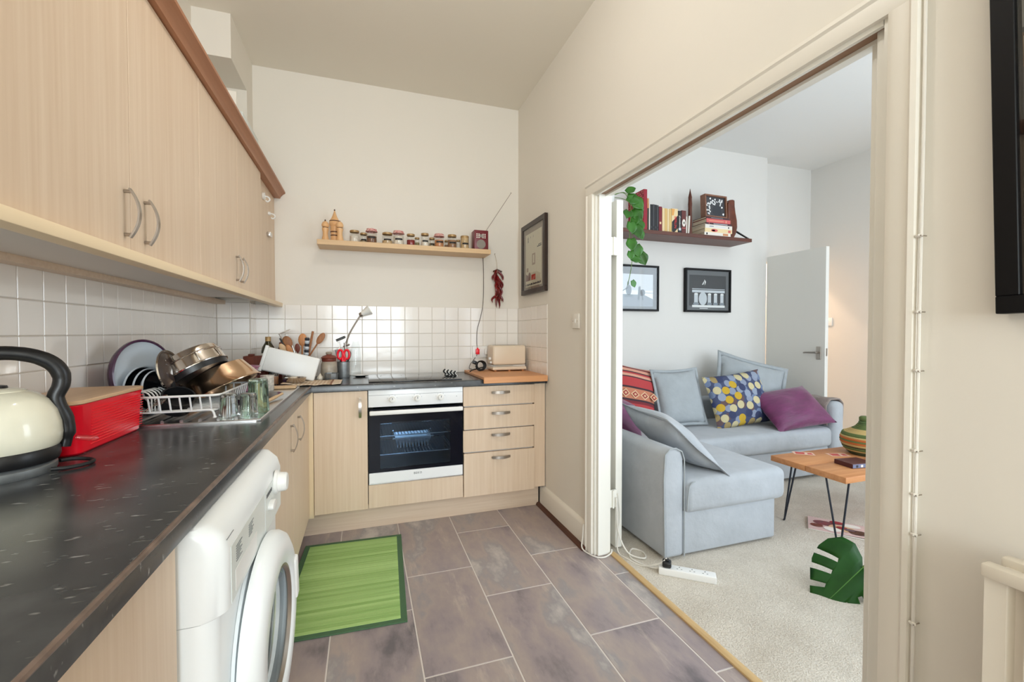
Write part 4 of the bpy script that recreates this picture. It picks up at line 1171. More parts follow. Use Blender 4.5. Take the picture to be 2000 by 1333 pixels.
def mug_at(label, x, y, r, h, m):
    t = thing('mug', label, 'mug', (x, y, WT + .004))
    MB().lathe([(0, 0), (r * .92, 0), (r, .006), (r, h), (r - .004, h), (r - .004, .008), (0, .008)], 32).build('mug_body', m, t)
    MB().tube(arc((-r, 0, h * .5), h * .3, PI / 2, 3 * PI / 2, 8), .004, 8).build('handle', m, t)
mug_at('small patterned cream mug behind the sink bowl', .403, -.77, .033, .082, mat('patterned_glaze', (214, 206, 194), .3, var=.35, vscale=90))
def small_jar(name, label, x, y, r, h, m, cat='jar'):
    t = thing(name, label, cat, (x, y, WT + .0005))
    MB().lathe([(0, 0), (r * .95, 0), (r, .005), (r, h), (r - .003, h), (r - .003, .006), (0, .006)], 28).build('jar_body', m, t)
    return t
q = small_jar('glass_jar', 'small tan glass jar under the tilted white tub, on the left', .385, -.47, .026, .07, 'clear'); MB().lathe([(0, .006), (.022, .006), (.022, .05), (0, .052)], 20).build('contents', 'spoon_wood', q)
q = small_jar('glass_jar', 'small clear glass jar under the tilted white tub, on the right', .447, -.46, .024, .055, 'clear'); MB().lathe([(0, .006), (.020, .006), (.020, .032), (0, .034)], 20).build('contents', 'purple_rim', q)
t = thing('steel_bowl', 'small polished steel bowl under the tilted white tub', 'bowl', (.505, -.50, WT + .001))
MB().lathe([(0, 0), (.03, 0), (.05, .02), (.058, .042), (.062, .044), (.056, .043), (.048, .022), (0, .004)], 40).build('bowl_body', 'pan_steel', t)
o = MB().box(-.095, .095, -.035, .035, 0, .014, .003).build('wooden_block', 'pale_wood', None, at=(.44, -.705, WT + .004), rot=(0, 0, .05)); tag(o, 'pinkish wooden block along the back edge of the sink', 'block')

# tilted white tub
t = thing('white_tub', 'white plastic tub lying tilted on its side in the corner', 'tub', (.468, -.40, 1.043))
t.rotation_euler = (math.radians(-6), math.radians(15.5), math.radians(4))
mb = MB()
mb.box(-.150, .150, -.004, .11, -.074, .074, .012, 4); mb.build('tub_body', 'white_plastic', t)
MB().box(-.166, -.148, -.012, .116, -.080, .080, .003, 2).build('tub_rim', 'white_plastic', t)
# bottles and wooden box
t = thing('wooden_caddy', 'red-brown wooden caddy in the far left corner of the worktop', 'box', (.236, -.262, WT + .0005))
MB().box(-.058, .07, -.05, .05, 0, .088, .003).build('lower_box', 'brown_box', t)
MB().box(-.052, .07, -.045, .045, .092, .166, .003).box(-.030, .0, -.02, .02, .166, .178, .002).build('upper_box', 'brown_box', t)
t = thing('oil_bottle', 'dark green olive oil bottle with a tan cap behind the wooden caddy', 'bottle', (.288, -.115, WT + .0005))
MB().lathe([(0, 0), (.036, 0), (.04, .006), (.041, .19), (.036, .215), (.020, .245), (.016, .256), (.016, .262), (0, .262)], 32).build('bottle_body', 'olive_glass', t)
MB().lathe([(.0175, .255), (.0175, .282), (.016, .285), (0, .285)], 24).build('cap', 'brass_lid', t)
MB().lathe([(.0415, .10), (.0415, .176)], 24).build('paper_label', 'paper', t)
t = thing('pourer_bottle', 'brown ceramic oil bottle with a bent metal pourer behind the tub', 'bottle', (.362, -.075, WT + .0005))
MB().lathe([(0, 0), (.03, 0), (.034, .006), (.034, .16), (.024, .20), (.014, .225), (.016, .232), (.016, .246), (0, .246)], 28).build('bottle_body', 'stone_red', t)
MB().tube(spline([(0, 0, .244), (-.002, 0, .27), (-.008, 0, .295), (-.014, 0, .308)], 4), [.007] * 6 + [.005] * 7, 8).build('pourer', 'nickel', t)

# crock of utensils (each utensil is its own thing)
CRX, CRY = .485, -.125
t = thing('utensil_crock', 'stoneware crock of cooking utensils hidden behind the white tub', 'crock', (CRX, CRY, WT + .0005))
MB().lathe([(0, 0), (.058, 0), (.066, .006), (.072, .14), (.074, .15), (.068, .15), (.062, .01), (0, .01)], 32).build('crock_body', 'stone', t)
def utensil(name, label, foot, tip, head, m, rod=.0055, hm=None, flat=.25):
    f, p = Vector(foot), Vector(tip)
    d = (p - f).normalized()
    t = thing(name, label, 'utensil', f, group='utensils in the crock')
    MB().tube([(0, 0, 0), (p - f)], [rod, rod * .9], 8).build('handle', m, t)
    if head:
        w, h = head
        mx = basis(d.cross(Vector((0, 1, 0))).normalized(), d, p - f + d * h * .9)
        MB().ball((0, 0, 0), 1, (w, h, w * flat), 16).xf(mx).build('head', hm or m, t)
    return t
F = lambda dx, dy: (CRX + dx, CRY + dy, WT + .012)
utensil('spoon', 'broad brown wooden spoon, tallest at the left of the crock', F(.01, .02), (.415, -.10, 1.14), (.030, .042), 'spoon_wood')
utensil('spoon', 'pale slotted wooden spoon leaning left in the crock', F(.015, -.02), (.405, -.165, 1.10), (.020, .040), 'pale_wood')
utensil('spoon', 'second pale wooden spoon beside the slotted one', F(.02, -.03), (.437, -.17, 1.095), (.018, .036), 'orange_wood')
utensil('spoon', 'orange wooden spoon upright in the middle of the crock', F(0, .03), (.492, -.09, 1.15), (.027, .044), 'orange_wood')
utensil('spoon', 'brown wooden spoon leaning out to the right over the stoneware jar', F(-.03, -.01), (.592, -.135, 1.165), (.021, .044), 'spoon_wood')
utensil('rolling_rod', 'plain brown wooden rod standing upright in the crock', F(.02, .0), (.563, -.125, 1.248), None, 'spoon_wood', .0085)
utensil('spatula', 'thin black spatula handle leaning far left in the crock', F(.02, .01), (.355, -.10, 1.20), None, 'black', .005)
t = utensil('skimmer', 'flat steel skimmer disc on a wire above the spoons', F(.01, .03), (.405, -.09, 1.225), None, 'pan_steel', .0028)
MB().lathe([(0, .001), (.040, .002), (.041, 0), (.040, -.001), (0, -.001)], 28, mx=T(*(Vector((.388, -.135, 1.245)) - t.location)) @ rmx(.15, -.42, 0)).build('disc', 'pan_steel', t)
t = thing('patterned_handle', 'blue and white patterned ceramic handle in the crock', 'utensil', F(.03, -.03), group='utensils in the crock')
pz0 = Vector((.532, -.165, 1.205)) - Vector(F(.03, -.03))
MB().tube([(0, 0, 0), pz0 * .55], .006, 8).build('rod', 'white_plastic', t)
for k in range(6):
    a, b = pz0 * (.55 + .075 * k), pz0 * (.55 + .075 * (k + 1))
    MB().tube([a, (a + b) / 2, b], [.012, .0165, .012], 14).build('glazed_bead', 'dark_print' if k % 2 else 'pale_blue', t)
utensil('whisk', 'brown wire whisk low among the spoons', F(.0, -.04), (.475, -.18, 1.11), (.016, .03), 'brown_box', .004)

# stoneware jar, zinc pots, garlic
t = thing('stoneware_jar', 'grey stoneware jar with red-brown collar and lid', 'jar', (.668, -.195, WT + .0005))
MB().lathe([(0, 0), (.046, 0), (.05, .006), (.053, .05), (.05, .10), (.042, .118)], 36).build('jar_body', 'stone', t)
MB().lathe([(.042, .116), (.046, .122), (.046, .135), (.040, .142)], 36).build('collar', 'stone_red', t)
l_ = MB().lathe([(.05, .138), (.052, .142), (.04, .154), (.018, .162), (.016, .168)], 36).build('jar_lid', 'stone_red', t)
MB().lathe([(.014, .163), (.02, .17), (.021, .178), (.014, .182), (0, .182)], 20).build('lid_knob', 'stone', l_)
t = thing('zinc_bowl', 'small dull zinc bowl in front of the stoneware jar', 'bowl', (.690, -.315, WT + .0005))
MB().lathe([(0, 0), (.036, 0), (.038, .004), (.043, .046), (.045, .048), (.041, .048), (.036, .006), (0, .004)], 8).build('bowl_body', 'zinc', t, angle=20)
t = thing('garlic_bulb', 'pale garlic bulb against the zinc bowl', 'garlic', (.622, -.305, WT + .001))
MB().lathe([(0, 0), (.012, .002), (.018, .012), (.017, .024), (.009, .034), (.003, .044), (0, .046)], 20, ribs=7, rib=.06).build('bulb', 'kraft', t)
t = thing('zinc_pot', 'zinc pot holding red scissors beside the stoneware jar', 'pot', (.757, -.135, WT + .0005))
MB().lathe([(0, 0), (.039, 0), (.04, .003), (.042, .108), (.044, .11), (.040, .11), (.038, .006), (0, .005)], 36).build('pot_body', 'zinc', t)
t = thing('scissors', 'red-handled scissors standing in the zinc pot', 'scissors', (.754, -.142, WT + .02))
MB().prism([(-.008, 0), (.0, 0), (.010, .10), (-.004, .10)], 'Y', -.001, .001).build('blade', 'pan_steel', t)
MB().prism([(.010, 0), (.002, 0), (-.004, .10), (.012, .10)], 'Y', .0015, .0035).build('blade', 'pan_steel', t)
for s, y in ((-1, 0), (1, .003)):
    cxx = s * .021 + .004
    MB().tube([(cxx + .017 * math.cos(a), y, .140 + .032 * math.sin(a)) for a in [2 * PI * i / 16 for i in range(16)]], .0075, 8, closed=True).tube([(s * .006 + .003, y, .092), (s * .008 + .003, y, .115)], .009, 8).build('handle_loop', 'red_plastic', t)
t = thing('nutcracker', 'black-handled kitchen tool standing in the zinc pot behind the scissors', 'utensil', (.775, -.125, WT + .02))
MB().tube(spline([(0, 0, 0), (.006, 0, .08), (.022, 0, .12), (.024, 0, .155), (.006, 0, .165)], 5), .006, 8).build('handle', 'black', t)
MB().tube([(-.025, -.005, .0), (-.032, -.01, .10)], .008, 8).build('rubber_grip', 'black', t)
t = thing('rotary_grater', 'grey rotary grater with a black crank grip above the zinc pot', 'grater', (.726, -.12, 1.085))
mb = MB(); loft(mb, [[(x, y, z) for x, y in rr(-a, a, -.012, .012, .004, 2)] for a, z in ((.006, -.045), (.014, -.01), (.026, .032), (.028, .034))]); mb.build('hopper', 'zinc', t)
MB().tube(spline([(.0, 0, .03), (.004, 0, .06), (-.008, 0, .085), (-.012, 0, .10)], 5), .002, 6).build('crank_wire', 'nickel', t)
MB().tube([(-.016, 0, .098), (.042, 0, .124)], .0085, 10).build('crank_grip', 'black', t)
t = thing('glass_storage_jar', 'tall clear glass jar against the tiles behind the zinc pot', 'jar', (.836, -.052, WT + .0005))
MB().lathe([(0, .002), (.030, 0), (.034, .006), (.034, .17), (.028, .22), (.022, .24), (.022, .25)], 32).build('jar_glass', 'clear', t)
# gooseneck clip lamp
t = thing('clip_lamp', 'gooseneck clip lamp with frosted white shade bending up over the tiles', 'lamp', (.775, -.062, WT + .0005))
pt = [(-.0, 0, .0), (-.004, 0, .10), (-.012, 0, .19), (.004, -.005, .26), (.030, -.01, .325), (.07, -.015, .395), (.098, -.018, .44)]
MB().lathe([(0, 0), (.022, 0), (.022, .008), (.006, .014), (0, .014)], 24).build('lamp_base', 'lamp_metal', t)
MB().tube(spline(pt, 6), .0048, 10).build('gooseneck', 'lamp_metal', t)
MB().tube([(-.022, -.004, .212), (.02, -.004, .226)], .006, 8).tube([(-.008, -.004, .195), (-.012, -.004, .24)], .007, 8).build('clip', 'nickel', t)
d = Vector((.82, -.12, .50)).normalized()
mx = lean(pt[-1], d, (0, 1, 0))
MB().lathe([(0, -.008), (.014, -.008), (.017, .0), (.017, .012), (.0, .014)], 20, mx=mx).build('shade_holder', 'nickel', t)
MB().lathe([(.016, .006), (.022, .03), (.031, .062), (.036, .074), (.033, .074), (.028, .06), (.0, .03)], 28, mx=mx).build('lamp_shade', 'frosted', t)
# spoon rest, silicone trivets, tea towel
t = thing('spoon_rest', 'shallow white dish with a dark rim at the left edge of the hob', 'dish', (.868, -.14, WT + .0005))
MB().lathe([(0, 0), (.032, .002), (.052, .012), (.055, .013), (.05, .014), (.03, .007), (0, .006)], 28, mx=Matrix.Diagonal((1, .8, 1, 1))).build('dish_body', 'white_enamel', t)
MB().lathe([(0, -.0002), (.030, .0), (.050, .010)], 28, mx=Matrix.Diagonal((1, .8, 1, 1))).build('dish_base', 'dark_glaze', t)
t = thing('wavy_trivet', 'black wavy silicone trivet standing folded on the right of the hob', 'trivet', (1.462, -.36, WT + .0075))
for k in range(4):
    MB().tube([(-.036 + .022 * k + .007 * math.sin(a * 2.2), -.012 * k, .004 + .045 * a / PI - .004 * k) for a in [PI * i / 14 for i in range(15)]], .0058, 8).build('wave_strip', 'black_matte', t)
    MB().tube([(-.029 + .022 * k + .007 * math.sin(a * 2.2), -.007 - .012 * k, .008 + .040 * a / PI - .004 * k) for a in [PI * i / 14 for i in range(15)]], .0022, 6).build('pale_edge', 'white_plastic', t)
MB().tube([(-.03, .0, .004), (.04, -.04, .004)], .006, 8).build('hinge_rod', 'black_matte', t)
TX0, TX1, TY0, TY1 = .44, .76, -.612, -.36
def towel(a, b):
    x = TX0 + (TX1 - TX0) * a; y = TY0 + (TY1 - TY0) * b + .02 * math.sin(a * 9) * (1 - b) * .3
    z = WT + .004 + .004 * abs(math.sin(a * 11 + b * 5)) + (.014 * (1 - a / .3) * (1 - b) if a < .3 else 0)
    return (x - .6, y + .45, z - WT)
mb = MB(); mb.grid(towel, 30, 12)
o = mb.build('tea_towel', 'towel', None, at=(.6, -.45, WT), keep=True); sm = o.modifiers.new('thickness', 'SOLIDIFY'); sm.thickness = .003; sm.offset = 1
tag(o, 'pinkish striped tea towel spread over the worktop corner', 'towel')

# ------------------------------------------------------------------ spice shelf and wall things
o = MB().box(.60, 1.808, -.2, -.001, 1.832, 1.866, .001).build('spice_shelf', 'shelf_beech', None); tag(o, 'floating beech shelf of spice jars on the back wall', 'shelf')
SZ = 1.8665
def mill(label, x, y, prof, knob, bands=()):
    t = thing('pepper_mill', label, 'mill', (x, y, SZ), group='turned wooden mills on the spice shelf')
    MB().lathe(prof, 28).build('mill_body', 'mill_wood', t)
    MB().lathe(knob, 14).build('mill_knob', 'brown_trim', t)
    for z, r in bands: MB().lathe([(r, z - .004), (r + .0015, z - .002), (r + .0015, z + .002), (r, z + .004)], 28).build('dark_band', 'brown_trim', t)
sm_p = [(0, 0), (.022, 0), (.024, .006), (.022, .018), (.017, .04), (.0165, .06), (.021, .078), (.022, .088), (.016, .092), (.023, .10), (.024, .112), (.017, .128), (.006, .136), (0, .136)]
mill('tall onion-domed wooden pepper mill at the back', .705, -.085, [(0, 0), (.030, 0), (.032, .008), (.028, .03), (.026, .06), (.03, .09), (.028, .112), (.036, .125), (.038, .135), (.036, .146), (.026, .165), (.016, .185), (.008, .208), (.003, .224), (0, .226)], [(0, .236), (.004, .234), (.005, .226), (0, .222)], ((.05, .0265), (.075, .028), (.15, .034)))
mill('short wooden mill left of the tall one', .648, -.135, sm_p, [(0, .148), (.004, .146), (.005, .138), (0, .134)], ((.092, .0165),))
mill('short wooden mill right of the tall one', .742, -.155, sm_p, [(0, .142), (.004, .141), (.005, .136), (0, .134)], ((.092, .0165),))
def spice(x, y, r, h, lid, cm, fill, label, flare=False, lab=True):
    t = thing('spice_jar', label, 'jar', (x, y, SZ), group='spice jars on the beech shelf')
    MB().lathe([(0, .0005), (r * .94, 0), (r, .004), (r, h * .74), (r * .86, h * .84), (r * .86, h * .88)], 24).build('jar_glass', 'clear', t)
    MB().lathe([(0, .003), (r * .90, .003), (r * .93, .006), (r * .93, h * fill), (0, h * (fill + .03))], 20).build('contents', C_[cm], t)
    if flare: MB().lathe([(r * 1.10, h * .80), (r * 1.14, h * .83), (r * .96, h * .90), (r * .95, h), (0, h * 1.01)], 22, ribs=11, rib=.04).build('jar_lid', 'gingham', t)
    else: MB().lathe([(r * .93, h * .84), (r * .95, h * .86), (r * .95, h * .98), (r * .9, h), (0, h)], 24).build('jar_lid', 'brass_lid', t)
    if lab:
        mb = MB(); n = 8
        for i in range(n):
            a, b = -PI / 2 - .75 + 1.5 * i / n, -PI / 2 - .75 + 1.5 * (i + 1) / n
            q = r * 1.012
            mb.face([(q * math.cos(a), q * math.sin(a), h * .34), (q * math.cos(b), q * math.sin(b), h * .34), (q * math.cos(b), q * math.sin(b), h * .46), (q * math.cos(a), q * math.sin(a), h * .46)])
        mb.build('jar_label', 'label_black', t)
C_ = {k: mat('spice_' + k, v, .9, var=.15, vscale=60) for k, v in dict(salt=(222, 212, 198), bean=(120, 84, 60), flour=(226, 216, 200), brown=(150, 110, 78), red=(130, 30, 28), tan=(196, 166, 124), seed=(168, 146, 112), orange=(188, 128, 84), herb=(140, 128, 92)).items()}
for a in ((.836, -.12, .033, .088, 0, 'salt', .55, 'tan-lidded jar of white salt, first from the left on the shelf', False, False),
          (.897, -.07, .026, .086, 0, 'seed', .4, 'jar half hidden behind the first gingham-lidded jar', False, True),
          (.950, -.13, .036, .105, 0, 'bean', .5, 'leftmost gingham-lidded jar, dark beans inside', True, True),
          (1.058, -.12, .037, .088, 0, 'tan', .35, 'wide tan-lidded jar left of the middle gingham-lidded jar', False, True),
          (1.135, -.13, .037, .104, 0, 'flour', .6, 'middle gingham-lidded jar, pale flour inside', True, True),
          (1.222, -.13, .030, .088, 0, 'red', .5, 'jar of dark red chillies on the shelf', False, False),
          (1.272, -.09, .018, .075, 0, 'herb', .5, 'slim small jar just right of the red chillies', False, False),
          (1.322, -.14, .029, .098, 0, 'salt', .5, 'tall tan-lidded jar of white grains in the middle of the shelf', False, True),
          (1.383, -.075, .022, .084, 0, 'seed', .5, 'small jar half hidden behind the rightmost gingham-lidded jar', False, True),
          (1.428, -.13, .035, .103, 0, 'orange', .55, 'rightmost gingham-lidded jar, pale orange contents', True, True),
          (1.498, -.065, .02, .075, 0, 'brown', .5, 'small dark jar behind the brown-powder jar', False, False),
          (1.525, -.13, .034, .104, 0, 'brown', .6, 'tan-lidded jar of brown powder, second from the radio', False, True),
          (1.580, -.09, .016, .078, 0, 'flour', .6, 'narrow jar between the last two large tan-lidded jars', False, False),
          (1.622, -.13, .033, .102, 0, 'tan', .85, 'jar filled with tan grains, next to the radio', False, True)):
    spice(*a)
t = thing('radio', 'small maroon radio with round speaker on the right end of the spice shelf', 'radio', (1.742, -.125, SZ))
MB().box(-.055, .055, -.045, .045, 0, .148, .004, 2).build('case', 'maroon', t)
MB().lathe([(0, .004), (.032, .003), (.035, 0)], 32, mx=T(-.002, -.0455, .042) @ rmx(PI / 2)).build('speaker_grille', 'silver_grille', t)
MB().lathe([(0, .006), (.012, .005), (.013, 0)], 20, mx=T(-.003, -.0455, .104) @ rmx(PI / 2)).build('dial', 'silver_grille', t)
for i in (-2, -1, 1, 2):
    for j in (-1, 0, 1): MB().box(-.005, .005, -.0475, -.045, -.004, .004, .001).xf(T(-.003 + i * .0155, 0, .104 + j * .0125)).build('button', 'paper', t)
MB().tube([(.046, .03, .146), (.262, .03, .475)], .0016, 6).ball((.262, .03, .476), .004).build('aerial', 'lamp_metal', t)

t = thing('chilli_string', 'bunch of dried red chillies hanging on a string from the back wall', 'chillies', (1.908, -.03, 1.86))
MB().tube(spline([(-.012, .028, .01), (-.012, .01, -.01), (.0, .0, -.09), (.002, 0, -.30)], 6), .0014, 5).build('string', 'string', t)
MB().tube([(-.012, .0295, .012), (-.012, .012, .012)], .002, 6).build('nail', 'nickel', t)
rnd = random.Random(5)
for k in range(34):
    z = -.12 - .225 * k / 33; a = rnd.uniform(0, 2 * PI); L = rnd.uniform(.05, .085); s = .030 + .012 * math.sin(k * .7)
    dx, dy = math.cos(a) * s, -abs(math.sin(a)) * s * .7 + .004
    MB().tube(spline([(0, 0, z), (dx * .6, dy * .6, z - .012), (dx * 1.15, dy, z - L * .55), (dx * (.8 + .5 * rnd.random()), dy * .9, z - L)], 4), [.002, .005, .007, .0085, .009, .009, .0085, .008, .007, .006, .004, .002, .001], 6).build('chilli', 'chilli', t)
for k, a in enumerate((.3, 2.6)): MB().tube([(0, 0, -.115), (.04 * math.cos(a), -.01, -.135)], [.003, .006], 6).build('chilli_stalk', 'brown_trim', t)

def picture(name, label, mx, w, h, rail, depth, fm, parts, gl=True, cat='picture', mount=None, mb_=0.0):
    """frame in the local XY plane facing +Z; mx places it (local Z = 0 on the wall)"""
    t = thing(name, label, cat, mx.translation)
    R = mx.to_3x3().to_4x4()
    mb = MB()
    for a in ((-w / 2, w / 2, h / 2 - rail, h / 2), (-w / 2, w / 2, -h / 2, -h / 2 + rail), (-w / 2, -w / 2 + rail, -h / 2 + rail, h / 2 - rail), (w / 2 - rail, w / 2, -h / 2 + rail, h / 2 - rail)):
        mb.box(a[0], a[1], a[2], a[3], .002, depth, .0015)
    mb.xf(R).build('frame', fm, t)
    iw, ih = w / 2 - rail, h / 2 - rail
    MB().box(-iw, iw, -ih, ih, .003, depth * .5).xf(R).build('mount' if mount else 'print', mount or 'paper', t)
    zz = depth * .5 + .0006
    for nm, mt, polys in parts:
        mb = MB()
        for q in polys: mb.face([(x, y, zz) for x, y in q])
        mb.xf(R).build(nm, mt, t, keep=True); zz += .0004
    if gl: MB().box(-iw, iw, -ih, ih, depth * .8, depth * .8 + .001).xf(R).build('glass', 'window_glass', t)
    return t
def Rc(x0, x1, y0, y1): return [(x0, y0), (x1, y0), (x1, y1), (x0, y1)]
def El(cx_, cy_, a, b, n=16, rot=0): return [(cx_ + a * math.cos(2 * PI * i / n) * math.cos(rot) - b * math.sin(2 * PI * i / n) * math.sin(rot), cy_ + a * math.cos(2 * PI * i / n) * math.sin(rot) + b * math.sin(2 * PI * i / n) * math.cos(rot)) for i in range(n)]
FACE_NX = Matrix(((0, 0, -1, 0), (-1, 0, 0, 0), (0, 1, 0, 0), (0, 0, 0, 1)))     # +Z -> -X, X -> -Y
FACE_NY = Matrix(((1, 0, 0, 0), (0, 0, -1, 0), (0, 1, 0, 0), (0, 0, 0, 1)))     # +Z -> -Y
m_cream = mat('poster_cream', (218, 210, 188), .8); m_tan = mat('poster_tan', (168, 146, 128), .8); m_red = mat('poster_red', (196, 62, 44), .8); m_mauve = mat('poster_mauve', (136, 104, 100), .8); m_g1 = mat('photo_light', (206, 210, 216), .7); m_g2 = mat('photo_mid', (138, 146, 156), .7); m_g3 = mat('photo_dark', (52, 54, 60), .7); m_w = mat('photo_white', (236, 236, 236), .7)
picture('framed_poster', 'framed cream exhibition poster in dark frame on the kitchen side wall', T(2.099, -.377, 1.795) @ FACE_NX, .475, .535, .036, .026, 'brown_frame',
        [('poster', m_cream, [Rc(-.165, .155, -.21, .19)]),
         ('title_mark', 'dark_print', [[(-.125, .125), (-.118, .125), (-.098, .165), (-.105, .165)], [(-.125, .165), (-.118, .165), (-.098, .125), (-.105, .125)], Rc(-.06, -.055, .15, .165), Rc(-.01, -.005, .15, .165), Rc(.07, .15, .062, .070), Rc(.09, .15, .074, .08)]),
         ('stamp', m_tan, [Rc(-.03, .035, -.055, .03), Rc(-.145, -.105, -.095, -.065)]), ('stamp_inner', m_cream, [Rc(-.01, .015, -.04, .018)]),
         ('figure', m_mauve, [[(-.155, -.165), (-.06, -.165), (-.06, -.115), (-.09, -.10), (-.11, -.125), (-.155, -.11)]]),
         ('red_panel', m_red, [Rc(-.04, .04, -.165, -.125)]),
         ('caption', 'dark_print', [Rc(-.16 + .022 * i, -.16 + .022 * i + .012 + .004 * (i % 3), -.2, -.19 + .004 * (i % 2)) for i in range(14)])], mount='mount_taupe')
t = thing('fused_switch', 'white fused switch plate on the side wall near the door lining', 'switch', (2.099, -1.046, 1.307))
MB().box(-.011, 0, -.043, .043, -.044, .044, .003, 2).build('faceplate', 'cream_gloss', t)
MB().box(-.013, -.011, -.006, .006, -.012, .012).build('rocker', 'white_plastic', t)
for y in (-.028, .028): MB().tube([(-.0115, y, 0), (-.0125, y, 0)], .003, 10).build('screw', 'nickel', t)
# large dark picture, cut by the right edge of the photograph
m_b1 = mat('photo_bronze', (92, 58, 30), .5, var=.3, vscale=5); m_b2 = mat('photo_shadow', (44, 34, 28), .5); m_b3 = mat('photo_grey', (112, 106, 100), .5); m_b4 = mat('painted_reflection', (206, 186, 150), .5)
picture('large_framed_photo', 'large black-framed bronze-toned photograph at the right edge of the picture', T(2.099, -3.17, 1.77) @ FACE_NX @ rmx(0, 0, .03), .60, .97, .034, .034, 'black_frame',
        [('photo', m_b1, [Rc(-.262, .262, -.44, .44)]), ('photo_sky', m_b3, [Rc(-.262, .262, .05, .44)]), ('photo_bar', m_b2, [Rc(-.262, .262, -.12, -.02), Rc(-.262, .262, .045, .055), Rc(-.262, .262, -.44, -.38)]), ('lamp_reflection', m_b4, [Rc(-.26, -.19, .0, .038)])], mount='black_frame')  # small pale patch paints a lamp's reflection onto the print
# radiator, cut by the bottom right corner
t = thing('radiator', 'cream panel radiator under the large dark picture, bottom right', 'radiator', (2.03, -3.3, .18))
for x in (1.986, 2.05):
    pts = []
    y = -3.75
    while y < -2.96:
        pts += [(x, y), (x, y + .03), (x - .008, y + .04), (x - .008, y + .062)]
        y += .072
    pts += [(x, -2.985), (x + .009, -2.977), (x + .009, -2.950), (x, -2.942), (x, -2.912)]
    MB().prism(pts + [(x + .012, -2.912), (x + .012, -3.75)], 'Z', .20, .79, ).build('radiator_panel', 'radiator', t, W=True)
    MB().box(x - .012, x + .014, -3.75, -2.911, .79, .815, .004, 2).build('top_rail', 'radiator', t, W=True)
for k in range(16): MB().box(2.0, 2.046, -3.72 + .052 * k, -3.70 + .052 * k, .79, .80).build('grille_bar', 'radiator', t, W=True)
for y in (-3.6, -3.05): MB().box(2.06, 2.099, y - .02, y + .02, .3, .7).build('bracket', 'radiator', t, W=True)
MB().tube([(2.03, -3.0, 0), (2.03, -3.0, .22)], .008, 10).build('pipe', 'radiator', t, W=True)
# flex clipped to the casing
o = MB().tube(spline([(2.074, -2.752, .02), (2.080, -2.752, .4), (2.084, -2.751, .9), (2.083, -2.752, 1.3), (2.088, -2.751, 1.7), (2.088, -2.750, 2.3), (2.09, -2.75, 3.04)], 6), .0035, 8).build('clipped_flex', 'cable_white', None)
tag(o, 'white flex clipped down the right side of the door casing', 'cable')
for z, lb in zip((.575, .779, .871, .971, 1.153, 1.286, 1.457), ('lowest', 'second lowest', 'third from the bottom', 'middle', 'third from the top', 'second from the top', 'topmost')):
    o = thing('cable_clip', 'small white nail clip on the casing flex, ' + lb + ' of the seven', 'clip', (2.083, -2.752, z), group='clips along the casing flex')
    MB().tube([(-.003, .006, 0), (-.006, 0, .001), (-.003, -.006, .0)], .0035, 6).build('clip_body', 'cable_white', o)
    MB().tube([(-.008, -.004, 0), (.012, -.004, 0)], .0015, 6).build('clip_nail', 'nickel', o)

# green bamboo mat
t = thing('bamboo_mat', 'green bamboo mat with dark green border on the kitchen floor', 'mat', (.815, -1.075, .0005), (0, 0, math.radians(-2.6)))
BW, BL = .535, .835
mb = MB()
for a in ((-BW / 2, BW / 2, -BL / 2, -BL / 2 + .03), (-BW / 2, BW / 2, BL / 2 - .03, BL / 2), (-BW / 2, -BW / 2 + .03, -BL / 2 + .03, BL / 2 - .03), (BW / 2 - .03, BW / 2, -BL / 2 + .03, BL / 2 - .03)): mb.box(a[0], a[1], a[2], a[3], 0, .006, .001)
mb.build('border', 'mat_border', t)
n = 38; p_ = (BL - .05) / n
sl = None
for k in range(n):
    y = -BL / 2 + .025 + p_ * (k + .5)
    if sl is None: sl = MB().box(-BW / 2 + .027, BW / 2 - .027, -p_ / 2 + .0006, p_ / 2 - .0006, 0, .0068, .0008).build('slat', 'bamboo', t, at=(0, y, 0))
    else: clone(sl, t, (0, y, .0003 * (k % 3)))

# ------------------------------------------------------------------ living room
# wall shelf
t = thing('wall_shelf', 'dark stained wooden shelf of books on the living-room wall', 'shelf', (3.6, -.04, 2.10))
MB().box(2.80, 4.395, -.175, .09, 2.096, 2.128, .002).build('shelf_board', 'shelf_dark', t, W=True)
for x in (2.95, 4.375): MB().prism([(-.165, 2.126), (-.15, 2.126), (.088, 2.285), (.088, 2.305)], 'X', x - .010, x + .010).build('bracket_strap', 'black_matte', t, W=True)
LZ = 2.1285
def book(label, x, w, h, d, cover, z=LZ, yf=-.13, tilt=0, title=None, tm='paper', ts=.03, deco=(), group='upright books on the living-room shelf'):
    """upright book, spine towards -Y; x is the left edge of the spine"""
    t = thing('book', label, 'book', (x + w / 2, yf + d / 2, z), (0, tilt, 0), group)
    c = .0022
    mb = MB(); mb.box(-w / 2, w / 2, -d / 2, -d / 2 + .003, 0, h, .0008); mb.box(-w / 2, -w / 2 + c, -d / 2 + .003, d / 2, 0, h); mb.box(w / 2 - c, w / 2, -d / 2 + .003, d / 2, 0, h)
    cv = mb.build('cover', cover, t)
    MB().box(-w / 2 + c, w / 2 - c, -d / 2 + .003, d / 2 - .004, .003, h - .004).build('pages', 'page', t)
    if title:
        text(title, ts, T(0, -d / 2 - .0004, h * .5) @ rmx(PI / 2) @ rmx(0, 0, -PI / 2), tm, 'title', t)
    for (nm, mt, poly) in deco:
        mb = MB(); mb.face([(px, -d / 2 - .0003, pz) for px, pz in poly]); mb.build(nm, mt, t)
    return t
def bm(n, c, r=.6): return mat('book_' + n, c, r)
